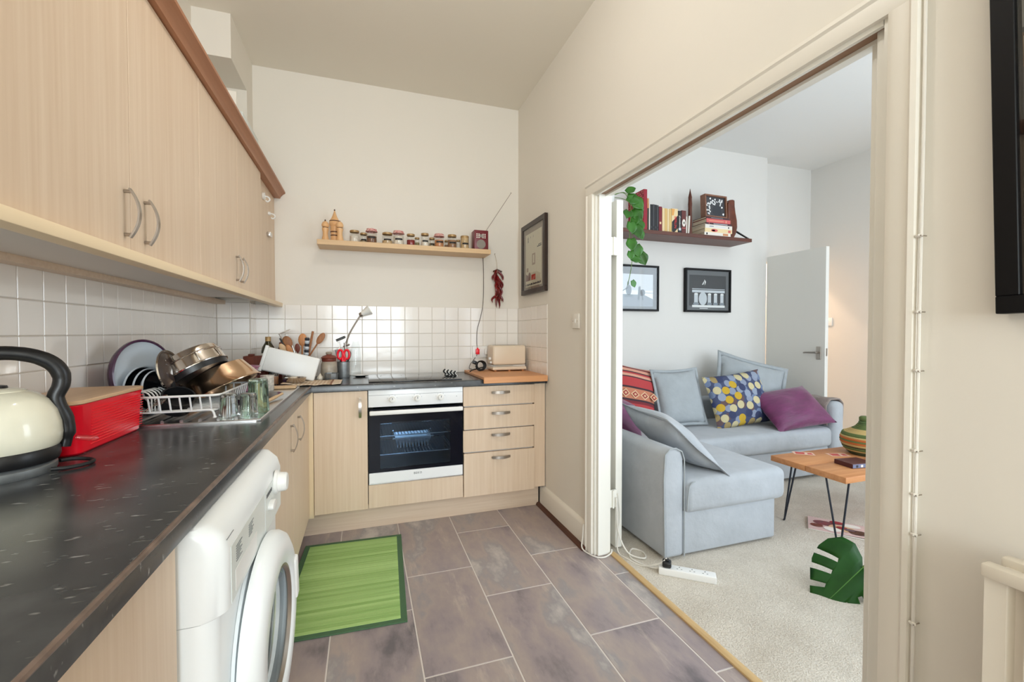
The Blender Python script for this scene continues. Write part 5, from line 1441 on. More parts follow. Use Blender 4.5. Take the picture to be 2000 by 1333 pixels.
b_red = bm('crimson', (148, 22, 44)); b_white = bm('white', (226, 220, 210)); b_tan = bm('tan', (196, 134, 88)); b_blk = bm('black', (30, 30, 34)); b_grey = bm('charcoal', (62, 62, 66)); b_wine = bm('wine', (120, 28, 40)); b_cream = bm('cream', (228, 204, 158)); b_yel = bm('straw', (214, 178, 112)); b_or = bm('orange', (222, 160, 84)); b_brown = bm('maroon_brown', (98, 44, 40)); b_pink = bm('salmon', (206, 98, 96)); b_dk = bm('dark_plum', (66, 34, 40)); b_grn = bm('dusty_rose', (214, 132, 120))
t = book('tall crimson book with patterned cover at the left end of the shelf, half behind leaves', 3.203, .034, .355, .235, b_red, yf=-.148)
mb = MB()
for i in range(12):
    for j in range(18):
        y, z = -.105 + .02 * i, .01 + .0195 * j
        if 2 < i < 9 and 3 < j < 13: continue
        if (i * 7 + j * 5) % 3: mb.face([(-.01735, y - .007, z), (-.01735, y, z - .008), (-.01735, y + .007, z), (-.01735, y, z + .008)])
tag(mb.build('cover_ornament', b_grn, t, keep=True), None, None, kind='stuff')
MB().prism(El(0.0, .17, .05, .075), 'X', -.0176, -.0171).build('cover_medallion', bm('deep_red', (110, 12, 20)), t)
book('thin white book next to the tall crimson book', 3.240, .010, .30, .19, b_white)
book('tan-topped thin dark book between two thin white books', 3.252, .016, .285, .19, b_tan, deco=[('dark_spine', b_blk, Rc(-.007, .007, .0, .20))])
book('thin white book left of the black volumes', 3.270, .011, .24, .18, b_white)
for k, (w, h, lb) in enumerate(((.024, .236, 'first of the four black volumes, from the left'), (.020, .238, 'second of the four black volumes'), (.022, .236, 'third of the four black volumes'), (.018, .234, 'last of the four black volumes, beside the wine-red book'))):
    book('slim black book, ' + lb, 3.283 + sum((.0252, .0212, .0232)[:k]), w, h, .17, b_blk if k % 2 == 0 else b_grey, deco=[('spine_band', b_grey if k % 2 == 0 else b_blk, Rc(-w / 2 + .003, w / 2 - .003, .03, .045))])
book('wine-red paperback right of the black volumes', 3.374, .032, .225, .16, b_wine, deco=[('spine_label', b_cream, Rc(-.008, .008, .07, .09))])
book('cream paperback directly right of the wine-red book', 3.409, .026, .215, .15, b_cream)
book('straw-yellow paperback between the cream ones', 3.437, .024, .214, .15, b_yel)
book('thin cream paperback left of the orange-topped book', 3.463, .020, .212, .15, b_cream)
book('paler yellow paperback beside the orange-topped book', 3.485, .022, .213, .15, b_yel)
book('orange, cream and black book lettered BERLIN in red', 3.510, .066, .22, .15, b_cream, title=None, deco=[('orange_corner', b_or, [(-.032, .155), (-.012, .16), (.0, .215), (-.032, .215)]), ('black_block', b_blk, [(-.030, .10), (.032, .16), (.032, .045), (-.012, .0), (-.031, .02)])])
bk = [o for o in COL.objects if o.get('label', '').startswith('orange, cream')][0]
M['lettering_red'] = mat('lettering_red', (220, 40, 44), .6)
text('BERLIN', .034, T(.006, -.0762, .098) @ rmx(PI / 2) @ rmx(0, 0, -PI / 2), 'lettering_red', 'title', bk, .0003)
book('black book with white lettering on its spine', 3.580, .037, .205, .15, b_blk, title='photobook', tm='paper', ts=.026, deco=[('pale_block', m_g1, Rc(-.013, .013, .03, .05))])
book('thick maroon book with a white oval on its spine', 3.619, .047, .212, .16, b_brown, deco=[('white_oval', b_white, El(0, .10, .019, .034, 14)), ('oval_mark', b_blk, El(.002, .10, .006, .012, 8)), ('spine_band', b_pink, Rc(-.02, .02, .05, .056))])
book('thin white paperback right of the maroon book', 3.668, .011, .16, .15, b_white)
book('leaning grey-white paperback beside the wooden spire', 3.690, .013, .17, .15, b_white, tilt=.06)
t = thing('wooden_spire', 'tall pointed dark wooden spire standing among the books', 'ornament', (3.735, -.10, LZ))
MB().lathe([(0, 0), (.016, 0), (.018, .01), (.0185, .03), (.017, .25), (.0185, .29), (.017, .30), (.0155, .335), (.017, .345), (.012, .37), (.007, .392), (.002, .425), (0, .428)], 16).build('spire_body', 'dark_wood', t)
MB().lathe([(.014, .003), (.0145, .012), (.014, .018), (0, .019)], 12).build('brass_foot', 'brass_lid', t)
# lying stack of six books, spines to the front
z = LZ
for k, (x0, x1, h, d, cov, lb, deco) in enumerate((
        (3.845, 4.145, .030, .20, b_white, 'white-spined book at the bottom of the lying stack', [('spine_mark', b_blk, Rc(-.13, -.115, .006, .024)), ('spine_figure', b_tan, Rc(.06, .12, .005, .025))]),
        (3.850, 4.165, .036, .205, b_cream, 'cream book with a red-brown picture on the spine, second from the bottom', [('spine_picture', b_pink, El(-.05, .018, .04, .014, 12)), ('spine_picture', b_brown, El(-.06, .017, .02, .008, 10)), ('spine_figure', b_pink, Rc(.11, .14, .006, .028))]),
        (3.852, 4.168, .034, .21, b_white, 'white book with grey lettering, third from the bottom of the stack', [('spine_mark', m_g2, Rc(-.11, -.06, .014, .022)), ('spine_mark', m_g1, Rc(-.04, .08, .015, .021)), ('spine_dot', b_blk, El(.115, .017, .007, .009, 10))]),
        (3.865, 4.160, .018, .19, b_dk, 'thin dark plum book under the salmon one', [('spine_mark', b_pink, El(-.11, .009, .006, .005, 8)), ('spine_line', m_g1, Rc(-.06, .10, .006, .011))]),
        (3.872, 4.150, .036, .18, b_pink, 'salmon-red book, second from the top of the stack', [('spine_label', b_cream, Rc(.085, .09, .005, .03)), ('spine_label', b_cream, Rc(-.11, .06, .016, .019))]),
        (3.868, 4.140, .018, .17, b_dk, 'thin dark brown book on top of the lying stack', [('spine_line', m_g2, Rc(-.08, .06, .007, .011))]))):
    w = x1 - x0
    t = thing('book', lb, 'book', ((x0 + x1) / 2, -.165 + d / 2 + .002 * k, z), (0, 0, .01 * ((k % 3) - 1)), 'books lying in a stack')
    mb = MB(); mb.box(-w / 2, w / 2, -d / 2, d / 2, 0, .0022); mb.box(-w / 2, w / 2, -d / 2, d / 2, h - .0022, h); mb.box(-w / 2, w / 2, -d / 2, -d / 2 + .003, .0022, h - .0022)
    mb.build('cover', cov, t)
    MB().box(-w / 2 + .004, w / 2 - .004, -d / 2 + .003, d / 2 - .004, .0022, h - .0022).build('pages', 'page', t)
    for nm, mt, poly in deco:
        mb = MB(); mb.face([(px, -d / 2 - .0004, pz) for px, pz in poly]); mb.build(nm, mt, t)
    z += h + .0004
# box-framed print standing on the stack
t = thing('box_frame', 'wooden box frame with a black and white print on top of the book stack', 'picture', (4.0, -.115, z), (math.radians(-3), 0, math.radians(2)))
mb = MB()
for a in ((-.132, .132, 0, .014), (-.132, .132, .196, .21), (-.132, -.118, .014, .196), (.118, .132, .014, .196)): mb.box(a[0], a[1], -.03, .03, a[2], a[3], .001)
mb.build('frame', wood('walnut_box', (120, 82, 64), (140, 98, 78), (30, 30, 30)), t)
MB().box(-.118, .118, -.012, -.008, .014, .196).build('print', b_grey, t)
rnd = random.Random(11)
mb = MB()
for k in range(46):
    cx_, cz_ = rnd.uniform(-.10, .10), rnd.uniform(.03, .185)
    if (cx_ - .02) ** 2 + (cz_ - .07) ** 2 < .058 ** 2: continue
    n = 7; a0 = rnd.random() * 6
    mb.face([(cx_ + rnd.uniform(.004, .015) * math.cos(a0 + 2 * PI * i / n), -.0124, cz_ + rnd.uniform(.004, .013) * math.sin(a0 + 2 * PI * i / n)) for i in range(n)])
tag(mb.build('print_figures', m_w, t, keep=True), None, None, kind='stuff')
MB().prism(El(.022, .068, .055, .052, 22), 'Y', -.0122, -.0120).build('print_round', m_g3, t)
# carved curved wood at the end of the shelf
t = thing('carved_wood', 'glossy dark carved curved wooden piece at the right end of the shelf', 'ornament', (4.22, -.09, LZ))
prof = [(-.045, .0), (.01, .0), (.04, .05), (.055, .11), (.050, .18), (.032, .25), (.022, .31), (.020, .365), (-.005, .37), (-.045, .362), (-.06, .33), (-.062, .29), (-.058, .22), (-.062, .14), (-.06, .06)]
MB().prism(prof, 'Y', -.03, .03, .008, 2).build('carved_body', mat('lacquered_wood', (96, 42, 20), .12, coat=.5, var=.3, vscale=14), t, angle=50)
# framed photographs
picture('framed_photo', 'black-framed photograph of pale columns on the living-room wall', T(4.105, .0895, 1.648) @ FACE_NY, .555, .425, .018, .035, 'black_frame',
        [('photo', m_g3, [Rc(-.225, .225, -.15, .15)]),
         ('beam', m_g1, [Rc(-.19, .21, .012, .018), Rc(-.19, .21, -.02, .004)]),
         ('columns', m_g1, [Rc(-.165, -.12, -.13, -.035), Rc(.0, .04, -.13, -.035), Rc(.075, .115, -.13, -.035), Rc(.155, .195, -.13, -.035), El(-.06, -.08, .05, .065)]),
         ('plinths', m_g2, [El(-.143, -.13, .035, .014), El(.02, -.13, .03, .014), El(.095, -.13, .03, .014), El(.175, -.13, .03, .014)]),
         ('ledge', m_w, [Rc(-.19, .21, -.165, -.143), Rc(-.10, .0, -.178, -.172)]),
         ('column_heads', m_w, [El(-.143, -.035, .023, .01), El(.02, -.035, .021, .01), El(.095, -.035, .021, .01), El(.175, -.035, .021, .01)]),
         ('small_sail', m_w, [[(-.075, .055), (-.055, .06), (-.045, .10)], [(-.04, .05), (-.025, .085), (-.045, .11)]])], mount='mount_grey')
picture('framed_photo', 'black-framed photograph of a figure and an animal, partly behind the door leaf', T(3.245, .0895, 1.648) @ FACE_NY, .555, .425, .018, .035, 'black_frame',
        [('photo', m_w, [Rc(-.22, .22, -.17, .13)]), ('photo_sky', m_g1, [Rc(-.22, .22, -.02, .13)]),
         ('ground', m_g2, [[(-.22, -.17), (.22, -.17), (.22, -.10), (.12, -.06), (-.05, -.06), (-.22, -.05)]]),
         ('figure', mat('photo_figure', (112, 124, 136), .7), [El(-.045, -.02, .03, .05), El(-.05, .045, .012, .018), [(-.15, -.045), (-.05, .01), (-.05, .0), (-.15, -.055)], Rc(-.09, .0, -.085, -.06)]),
         ('animal', mat('photo_animal', (100, 112, 124), .7), [[(.05, -.11), (.06, .01), (.08, .02), (.085, -.02), (.10, -.02), (.115, -.11), (.10, -.11), (.095, -.07), (.075, -.07), (.07, -.11)], El(.105, -.04, .028, .03)]),
         ('horizon', m_g2, [Rc(.12, .22, -.045, -.041), Rc(-.22, -.10, -.045, -.041)])], mount='mount_grey')
# light switch on the far wall
t = thing('light_switch', 'white light switch on the far living-room wall right of the open door', 'switch', (5.649, -.02, 1.35))
MB().box(-.009, 0, -.04, .04, -.043, .043, .003, 2).build('faceplate', 'white_plastic', t)
MB().box(-.012, -.009, -.008, .008, -.012, .012).build('rocker', 'white_plastic', t)

# corner sofa
t = thing('corner_sofa', 'pale blue-grey fabric corner sofa with chaise on the carpet', 'sofa', (3.5, -.5, 0))
def soft(mb, *a, b=.03, s=3): return mb.box(*a, b, s)
mb = MB(); soft(mb, 2.545, 3.215, -1.445, -.10, .015, .262, b=.012); mb.build('chaise_skirt', 'grey_fabric', t, W=True)
mb = MB(); soft(mb, 3.216, 4.66, -.735, -.10, .03, .262, b=.012); mb.build('seat_skirt', 'grey_fabric', t, W=True)
mb = MB(); soft(mb, 2.540, 3.275, -1.475, -.09, .245, .435, b=.045, s=4); mb.build('chaise_cushion', 'grey_fabric', t, W=True)
mb = MB(); soft(mb, 3.20, 4.665, -.775, -.09, .262, .430, b=.045, s=4); mb.build('seat_cushion', 'grey_fabric', t, W=True)
mb = MB()   # left arm / chaise back, leaning a touch outwards at the foot
mb.prism([(2.415, .02), (2.538, .02), (2.535, .55), (2.52, .595), (2.48, .615), (2.44, .612), (2.41, .585), (2.402, .45)], 'Y', -1.46, .05, .018, 3)
mb.build('left_arm', 'grey_fabric', t, W=True, angle=60)
mb = MB()
for x, z0, z1 in ((2.412, .03, .585),): mb.tube([(2.414, -1.462, .02), (2.404, -1.462, .45), (2.412, -1.462, .585), (2.44, -1.462, .612), (2.48, -1.462, .615), (2.52, -1.462, .594), (2.536, -1.462, .55), (2.54, -1.462, .02)], .004, 6)
mb.build('piping', 'grey_cush', t, W=True)
mb = MB(); soft(mb, 4.663, 4.80, -.78, .05, .02, .645, b=.05, s=4); mb.build('right_arm', 'grey_fabric', t, W=True)
mb = MB(); soft(mb, 2.55, 4.66, -.07, .07, .02, .62, b=.04, s=4); mb.build('backrest', 'grey_fabric', t, W=True)
for x, y in ((2.47, -1.40), (3.15, -1.38), (4.72, -.70)): MB().lathe([(0, 0), (.02, 0), (.024, .05), (0, .05)], 12, c=(x, y, 0)).build('foot', 'white_plastic', t, W=True)
for k in range(2): MB().tube(spline([(2.545, -1.478, .27), (2.547, -1.480, .34), (2.56, -1.478, .405), (2.60, -1.474, .425)], 4), .004, 6).build('cushion_seam', 'grey_cush', t, W=True) if k == 0 else None
def cushion(name, label, c, u, v, w, h, th, m, seed=0, flange=.0, decor=None, wr=.006):
    t = thing(name, label, 'cushion', c, group='cushions on the corner sofa')
    R = basis(u, v).to_3x3().to_4x4()
    t.rotation_euler = R.to_euler()
    r = random.Random(seed)
    ph = [r.uniform(0, 6) for _ in range(6)]
    mb = MB(); N = 22
    def f(sgn):
        def g(a, b):
            x, y = a * 2 - 1, b * 2 - 1
            e = max(0, (1 - abs(x) ** 2.4)) * max(0, (1 - abs(y) ** 2.4))
            k = 1 - .06 * (1 - abs(y) ** 2) * abs(x) ** 2
            k2 = 1 - .06 * (1 - abs(x) ** 2) * abs(y) ** 2
            z = sgn * th / 2 * e ** .55
            z += wr * math.sin(3.1 * x + 2.2 * y + ph[0]) * e + wr * .7 * math.sin(6 * x - 4.3 * y + ph[1]) * e
            return (x * w / 2 * k, y * h / 2 * k2, z)
        return g
    mb.grid(f(1), N, N); mb.grid(f(-1), N, N)
    bmesh.ops.remove_doubles(mb.bm, verts=mb.bm.verts[:], dist=.0006)
    body = mb.build('cushion_body', m, t, angle=80)
    if flange:
        mb = MB()
        pts = []
        for a, b in [(i / 14, 0) for i in range(14)] + [(1, i / 14) for i in range(14)] + [(1 - i / 14, 1) for i in range(14)] + [(0, 1 - i / 14) for i in range(14)]:
            p = Vector(f(1)(a, b)); q = p.copy(); q.x *= 1 + flange / (w / 2); q.y *= 1 + flange / (h / 2); q.z += .004 * math.sin(a * 9 + b * 7)
            pts.append((p, q))
        n = len(pts)
        A = [mb.bm.verts.new(p) for p, q in pts]; B = [mb.bm.verts.new(q) for p, q in pts]
        for i in range(n): mb.bm.faces.new((A[i], A[(i + 1) % n], B[(i + 1) % n], B[i]))
        o = mb.build('flange', m, t, keep=True); s_ = o.modifiers.new('thickness', 'SOLIDIFY'); s_.thickness = .005; s_.offset = 0
    if decor: decor(t, f(1))
    return t
def kilim_decor(t, f):
    for k in range(5):
        cx_ = -.21 + .095 * k
        for s, m, dz in ((1, 'kilim_dia2', .001), (.66, 'kilim_dia', .0016), (.33, 'kilim_dia2', .0022)):
            mb = MB(); n = 6
            P = [(cx_ - .045 * s, .005), (cx_, .005 + .036 * s), (cx_ + .045 * s, .005), (cx_, .005 - .036 * s)]
            mb.face([(x, y, f((x / .5 + 1) / 2 + 0, (y / .54 * 1 + .5))[2] + dz + .0015) for x, y in P])
            mb.build('woven_diamond', m, t, keep=True)
cushion('kilim_cushion', 'red striped kilim cushion at the left end of the sofa', (3.01, -.26, .70), (1, .05, -.22), (.12, .30, 1), .50, .54, .15, 'kilim', 1, decor=kilim_decor)
cushion('grey_cushion', 'plain grey square cushion between the kilim and the leaf-patterned cushions', (3.455, -.31, .68), (1, -.02, .02), (-.38, .30, 1), .44, .46, .14, 'grey_cush', 2, flange=.025)
cushion('leaf_cushion', 'blue cushion printed with yellow and cream leaf discs', (3.985, -.43, .655), (1, -.06, .10), (-.36, .38, 1), .60, .47, .15, 'leaf_cushion', 3)
cushion('grey_cushion', 'large plain grey cushion with flanged edge behind the leaf-patterned one', (4.27, -.29, .745), (1, -.42, -.30), (.22, .35, 1), .60, .46, .16, 'grey_cush', 4, flange=.035)
cushion('purple_cushion', 'plum-purple satin cushion beside the right arm', (4.385, -.61, .585), (1, -.10, .10), (-.10, .75, .62), .58, .42, .17, 'purple', 5, wr=.010)
cushion('grey_cushion', 'big grey cushion slumped against the left arm of the chaise', (2.715, -1.10, .590), (.70, -.12, -.62), (.10, 1, .05), .46, .62, .17, 'grey_fabric', 6, flange=.025)
cushion('purple_cushion', 'purple cushion mostly hidden behind the slumped grey cushion', (2.665, -.62, .60), (.9, .1, -.4), (.0, .6, .8), .42, .42, .14, 'purple', 7)
# throw over the right arm
mb = MB()
def thr(a, b):
    s = a * 1.0
    y = -.735 + .46 * b + .012 * math.sin(a * 8)
    path = [(4.645, .44), (4.648, .60), (4.69, .655), (4.77, .658), (4.812, .62), (4.822, .45), (4.828, .24)]
    q = s * (len(path) - 1); i = min(int(q), len(path) - 2); k = q - i
    x = path[i][0] + (path[i + 1][0] - path[i][0]) * k; z = path[i][1] + (path[i + 1][1] - path[i][1]) * k
    return (x - 4.73 + .006 * math.sin(b * 22) * (1 if a > .7 else .2), y + .505, z - .66 + .003 * math.sin(b * 17))
mb.grid(thr, 30, 20)
o = mb.build('throw', 'taupe', None, at=(4.73, -.505, .66), keep=True, angle=80); s_ = o.modifiers.new('thickness', 'SOLIDIFY'); s_.thickness = .009; s_.offset = 1
tag(o, 'taupe woollen throw folded over the right arm of the sofa', 'throw')

# coffee table
t = thing('coffee_table', 'pine coffee table on dark hairpin legs', 'table', (3.95, -1.44, 0))
TZ = .42
for y0, y1 in ((-1.685, -1.447), (-1.444, -1.205)): MB().box(3.455, 4.55, y0, y1, TZ - .036, TZ, .003, 2).build('table_plank', 'table_wood', t, W=True)
for x, y, sx, sy in ((3.5, -1.265, 1, -1), (3.5, -1.625, 1, 1), (4.5, -1.265, -1, -1), (4.5, -1.625, -1, 1)):
    MB().tube([(x + sx * .075, y - sy * .0, TZ - .037), (x + sx * .012, y, .012), (x + sx * .006, y, .006), (x, y + sy * .004, .006), (x - sx * .004, y + sy * .012, .012), (x, y + sy * .085, TZ - .037)], .0055, 8).build('hairpin_leg', 'hairpin', t, W=True)
    MB().box(min(x, x + sx * .09), max(x, x + sx * .09), min(y, y + sy * .09), max(y, y + sy * .09), TZ - .040, TZ - .0362).build('leg_plate', 'hairpin', t, W=True)
t = thing('woven_basket', 'green, cream and orange coiled lidded basket on the coffee table', 'basket', (4.085, -1.39, TZ + .0005))
def coil(prof, step=.0105):
    out = []; 
    for i in range(len(prof) - 1):
        (r0, z0), (r1, z1) = prof[i], prof[i + 1]
        L = math.hypot(r1 - r0, z1 - z0); n = max(1, int(L / step))
        nx, nz = (z1 - z0) / L, -(r1 - r0) / L
        for k in range(n):
            for q, e in ((0, 0), (.25, .7), (.5, 1), (.75, .7)):
                s = (k + q) / n
                out.append((r0 + (r1 - r0) * s + nx * e * .004, z0 + (z1 - z0) * s + nz * e * .004))
    out.append(prof[-1]); return out
MB().lathe([(0, 0)] + coil([(.085, 0), (.125, .04), (.142, .085), (.14, .115), (.130, .138)]), 40).build('basket_body', 'basket', t, angle=80)
MB().lathe(coil([(.134, .138), (.10, .155), (.062, .178), (.042, .205), (.036, .222)]) + [(.040, .226), (.040, .245), (.032, .252), (0, .253)], 40).build('basket_lid', 'basket', t, angle=80)
def card(label, x, y, a):
    t = thing('card', label, 'card', (x, y, TZ + .0004), (0, 0, a), 'reddish cards on the coffee table')
    MB().box(-.062, .062, -.034, .034, 0, .0008).build('card_sheet', mat('card_cream', (226, 190, 170), .7), t)
    mb = MB(); mb.face([(-.05, -.025, .001), (.0, -.027, .001), (.012, .022, .001), (-.045, .026, .001)]); mb.face([(.02, -.02, .001), (.052, -.022, .001), (.05, .02, .001), (.025, .015, .001)]); mb.build('card_print', mat('card_red', (196, 78, 74), .7), t)
card('reddish printed card nearest the left edge of the coffee table', 3.70, -1.245, -.65)
card('reddish printed card further right on the coffee table', 3.885, -1.345, -.35)
t = thing('slim_case', 'dark slim boxed book lying near the front of the coffee table', 'box', (3.752, -1.535, TZ + .0005), (0, 0, -.12))
MB().box(-.085, .085, -.06, .06, 0, .0275, .002).build('case', mat('plum_case', (76, 34, 36), .4), t)
MB().box(-.083, .086, -.0615, -.0595, .003, .0245).build('case_edge', mat('blue_grey_print', (110, 120, 150), .5), t)
for k in range(4): MB().box(-.06 + .035 * k, -.045 + .035 * k, -.0622, -.0614, .006, .020).build('edge_mark', 'paper' if k % 2 else 'dark_print', t)
# magazine
t = thing('magazine', 'open-covered glossy magazine lying on the carpet under the table', 'magazine', (3.71, -1.47, .003), (0, 0, math.radians(-52)))
MB().box(-.155, .155, -.108, .108, 0, .006, .001).build('pages', 'paper', t)
mb = MB(); mb.grid(lambda a, b: (-.155 + .31 * a, -.108 + .216 * b, .0065 + .018 * max(0, a * .9 - .2) ** 2 * (1 - b) + .004 * math.sin(b * 3)), 12, 10); mb.build('cover', mat('magazine_pale', (214, 184, 180), .35), t, keep=True)
for k, (a, b, r, m) in enumerate(((-.07, .02, .06, 'chilli'), (.02, -.02, .07, 'kilim_dia2'), (.07, .05, .05, 'paper'), (-.03, -.06, .045, 'paper'), (-.11, -.04, .035, 'brown_box'), (.10, -.05, .05, 'brown_trim'), (-.0, .065, .04, 'kilim_dia'), (.02, -.015, .03, 'kilim_dia'), (.06, -.03, .028, 'purple_rim'))):
    mb = MB(); mb.face([(x, y, .0095 + .018 * max(0, (x + .155) / .31 * .9 - .2) ** 2 * (1 - (y + .108) / .216) + .004 * math.sin((y + .108) / .216 * 3) - .002 + .0003 * k) for x, y in El(a, b, r, r * .7, 10)]); mb.build('cover_photo', m, t, keep=True)
# power strip with black plug, white flex
t = thing('power_strip', 'white four-way power strip on the carpet by the sofa', 'power strip', (2.435, -1.605, .0005), (0, 0, math.radians(-39)))
MB().box(-.135, .135, -.028, .028, .0, .036, .005, 3).build('strip_body', 'white_plastic', t)
for k in range(4):
    x = -.095 + .060 * k
    for dx, dy, w, h in ((0, .011, .004, .007), (-.01, -.007, .007, .003), (.01, -.007, .007, .003)):
        MB().box(x + dx - w / 2, x + dx + w / 2, dy - h / 2, dy + h / 2, .0358, .0366).build('pin_slot', 'black', t)
t = thing('black_plug', 'black mains plug in the end socket of the power strip', 'plug', (2.361, -1.545, .037), (0, 0, math.radians(-39)))
MB().box(-.022, .022, -.024, .024, 0, .030, .009, 3).build('plug_body', 'black', t)
MB().box(-.010, .010, -.010, .010, .028, .040, .004, 2).build('plug_grip', 'black', t)
o = MB().tube(spline([(2.347, -1.535, .02), (2.30, -1.46, .006), (2.27, -1.36, .005), (2.33, -1.28, .006), (2.37, -1.33, .006), (2.33, -1.40, .012), (2.27, -1.34, .02), (2.245, -1.285, .10), (2.235, -1.275, .22), (2.232, -1.272, .31)], 8), .0042, 8).build('strip_flex', 'cable_white', None)
tag(o, 'white flex looping from the power strip up to the lower door hinge', 'cable')
o = MB().tube(spline([(2.36, -1.545, .08), (2.33, -1.53, .05), (2.28, -1.45, .0055), (2.245, -1.36, .005), (2.235, -1.30, .0055), (2.24, -1.272, .05), (2.262, -1.262, .20), (2.245, -1.266, .33)], 8), .0036, 8).build('plug_flex', 'cable_white', None)
tag(o, 'white flex from the black plug along the carpet edge', 'cable')
o = MB().tube(spline([(2.080, -1.172, .14), (2.072, -1.175, .06), (2.060, -1.20, .012), (2.085, -1.28, .0055), (2.13, -1.31, .0055), (2.185, -1.295, .012), (2.20, -1.28, .025)], 8), .004, 8).build('casing_flex', 'cable_white', None)
tag(o, 'white flex looping round the foot of the door casing', 'cable')

# plants
def leaf_mesh(name, parent, L, wd, mx, m, n=8):
    mb = MB()
    ws = [0, .30, .44, .50, .50, .44, .33, .18, 0]
    rows_ = []
    for i, w in enumerate(ws):
        s = i / (len(ws) - 1)
        x = L * (s if i else -.0)
        back = -.10 * L if i in (1,) else 0
        row = []
        for k in (-1, -.5, 0, .5, 1):
            yy = k * w * wd
            row.append(Vector((x + back * abs(k) * 1.6, yy, -.10 * L * s * s + .12 * wd * abs(k) ** 1.3 * (1 if w else 0) * .9)))
        rows_.append(row)
    V = [[mb.bm.verts.new(p) for p in r] for r in rows_]
    for a, b in zip(V[:-1], V[1:]):
        for j in range(4): mb.bm.faces.new((a[j], a[j + 1], b[j + 1], b[j]))
    bmesh.ops.remove_doubles(mb.bm, verts=mb.bm.verts[:], dist=1e-5)
    mb.xf(mx)
    o = mb.build(name, m, parent, keep=True, angle=80)
    s_ = o.modifiers.new('thickness', 'SOLIDIFY'); s_.thickness = .0012
    return o
t = thing('pothos', 'trailing green pothos hanging beside the folded door leaf', 'plant', (2.42, -.80, 2.05))
MB().lathe([(0, 0), (.06, 0), (.075, .10), (.08, .11), (.074, .11), (.058, .01), (0, .01)], 24).build('hanging_pot', 'white_plastic', t)
MB().lathe([(.073, .095), (.0, .10)], 16).build('soil', 'brown_trim', t)
for a in (0, 2.1, 4.2): MB().tube([(.078 * math.cos(a), .078 * math.sin(a), .108), (0, 0, .42)], .0014, 5).build('hanger_cord', 'string', t)
MB().tube([(0, 0, .42), (0, 0, .9985)], .0018, 5).build('hanger_cord', 'string', t)
vines = [[(.05, -.03, .10), (.13, -.06, .12), (.17, -.09, .02), (.155, -.10, -.12), (.165, -.10, -.26), (.15, -.10, -.40), (.125, -.10, -.50)],
         [(.04, -.05, .10), (.10, -.10, .10), (.135, -.12, .0), (.125, -.12, -.16), (.14, -.12, -.30)],
         [(.06, .0, .10), (.15, -.02, .09), (.20, -.05, .03), (.215, -.06, -.08)]]
for v in vines: MB().tube(spline(v, 6), .0022, 6).build('vine', 'stem', t)
rnd = random.Random(3)
lv = [(.105, -.12, .07, .090, -.3, -.2), (.135, -.13, .06, .10, -.6, -.1), (.12, -.12, -.02, .085, -2.4, -1.0), (.16, -.11, -.0, .095, -.9, -.3), (.20, -.09, .03, .075, -1.1, .1), (.215, -.08, -.06, .085, -1.3, -.4),
      (.125, -.13, -.09, .085, -1.5, -.1), (.165, -.12, -.11, .09, -1.2, -.5), (.205, -.09, -.13, .075, -1.0, -.2), (.13, -.13, -.20, .085, -1.7, -.2), (.175, -.12, -.235, .085, -1.35, .1), (.125, -.13, -.28, .06, -1.6, .1), (.205, -.12, -.285, .09, -1.1, .1), (.135, -.12, -.325, .075, -.1, .0), (.145, -.12, -.47, .05, -1.0, .6), (.10, -.12, .10, .07, .4, 0), (.17, -.12, -.05, .07, -2.0, .3)]
for x, y, z, L, pit, yaw in lv:
    d = Vector((math.cos(pit) * .75, -.25 + .3 * yaw, math.sin(pit)))
    nrm = Vector((-.45 + .4 * rnd.uniform(-1, 1), -.85, .35 + .3 * rnd.uniform(-1, 1)))
    mx = basis(d, nrm.cross(d), (x, y, z))
    leaf_mesh('leaf', t, L, L * .86, mx, M['leaf'])
t = thing('monstera', 'monstera plant, one split dark green leaf reaching past the door jamb', 'plant', (3.14, -2.36, 0))
MB().lathe([(0, .002), (.10, 0), (.13, .20), (.135, .21), (.125, .21), (.10, .01), (0, .01)], 28).build('plant_pot', 'terracotta', t)
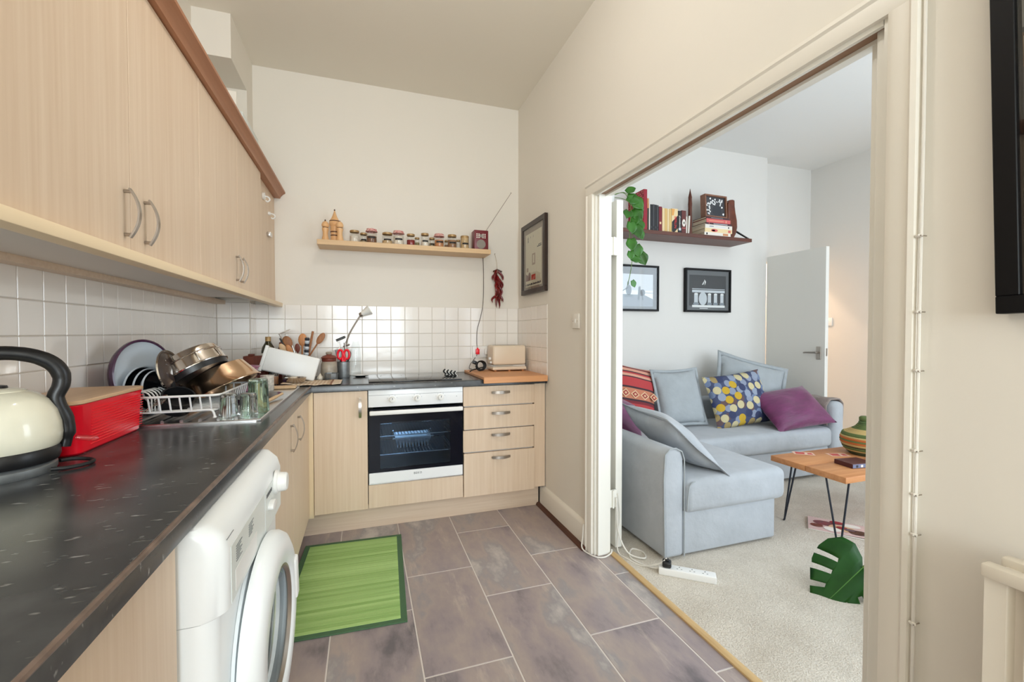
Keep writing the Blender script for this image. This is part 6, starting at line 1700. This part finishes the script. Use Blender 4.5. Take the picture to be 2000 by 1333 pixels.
MB().lathe([(.125, .185), (0, .19)], 20).build('soil', 'brown_trim', t)
def monstera_outline():
    # half outline from the petiole notch round to the tip; mirrored, with slots between lobes
    right = [(0, 0), (-.03, .02), (-.055, .06), (-.048, .10), (-.012, .125), (.03, .129), (.045, .126), (.030, .062), (.043, .056), (.066, .122), (.09, .114), (.102, .106), (.078, .050), (.092, .045), (.122, .098), (.145, .082), (.157, .073), (.130, .036), (.143, .031), (.174, .062), (.202, .04), (.236, .0)]
    left = [(x, -y) for x, y in right[::-1]]
    return right + left[1:-1]
def mon_leaf(t, base, d, nrm, s):
    mb = MB()
    P = monstera_outline()
    tr = tessellate_polygon([[Vector((x, y, 0)) for x, y in P]])
    vs = [mb.bm.verts.new((x * s, y * s, 0)) for x, y in P]
    for a in tr: mb.bm.faces.new([vs[i] for i in a])
    bmesh.ops.subdivide_edges(mb.bm, edges=mb.bm.edges[:], cuts=3, use_grid_fill=True)
    bmesh.ops.triangulate(mb.bm, faces=mb.bm.faces[:])
    for v in mb.bm.verts:
        v.co.z += .30 * s * .1 * abs(v.co.y / s / .12) ** 1.5 * -.9 - .9 * (v.co.x / s) ** 2 * s * .35 + .004 * s * math.sin(v.co.y / s * 60)
    mx = basis(d, Vector(nrm).cross(Vector(d)), base)
    mb.xf(mx)
    o = mb.build('split_leaf', 'leaf_dark', t, keep=True, angle=80); s_ = o.modifiers.new('thickness', 'SOLIDIFY'); s_.thickness = .0012
    mb = MB(); mb.tube([(0.0, 0, .0008), (.1 * s, 0, -.9 * .01 * s * .35 + .0012), (.2 * s, 0, -.9 * .04 * s * .35 + .001)], [.0025, .002, .001], 6); mb.xf(mx)
    mb.build('midrib', 'vein', o)
MON_B = Vector((3.105, -2.0, .135)) - t.location
mon_leaf(t, MON_B, (-.70, .10, -.50), (-.58, -.55, .62), 1.34)
MB().tube(spline([(.0, .0, .19), (.03, .14, .30), (.04, .28, .27), tuple(MON_B)], 6), .005, 8).build('leaf_stalk', 'stem', t)
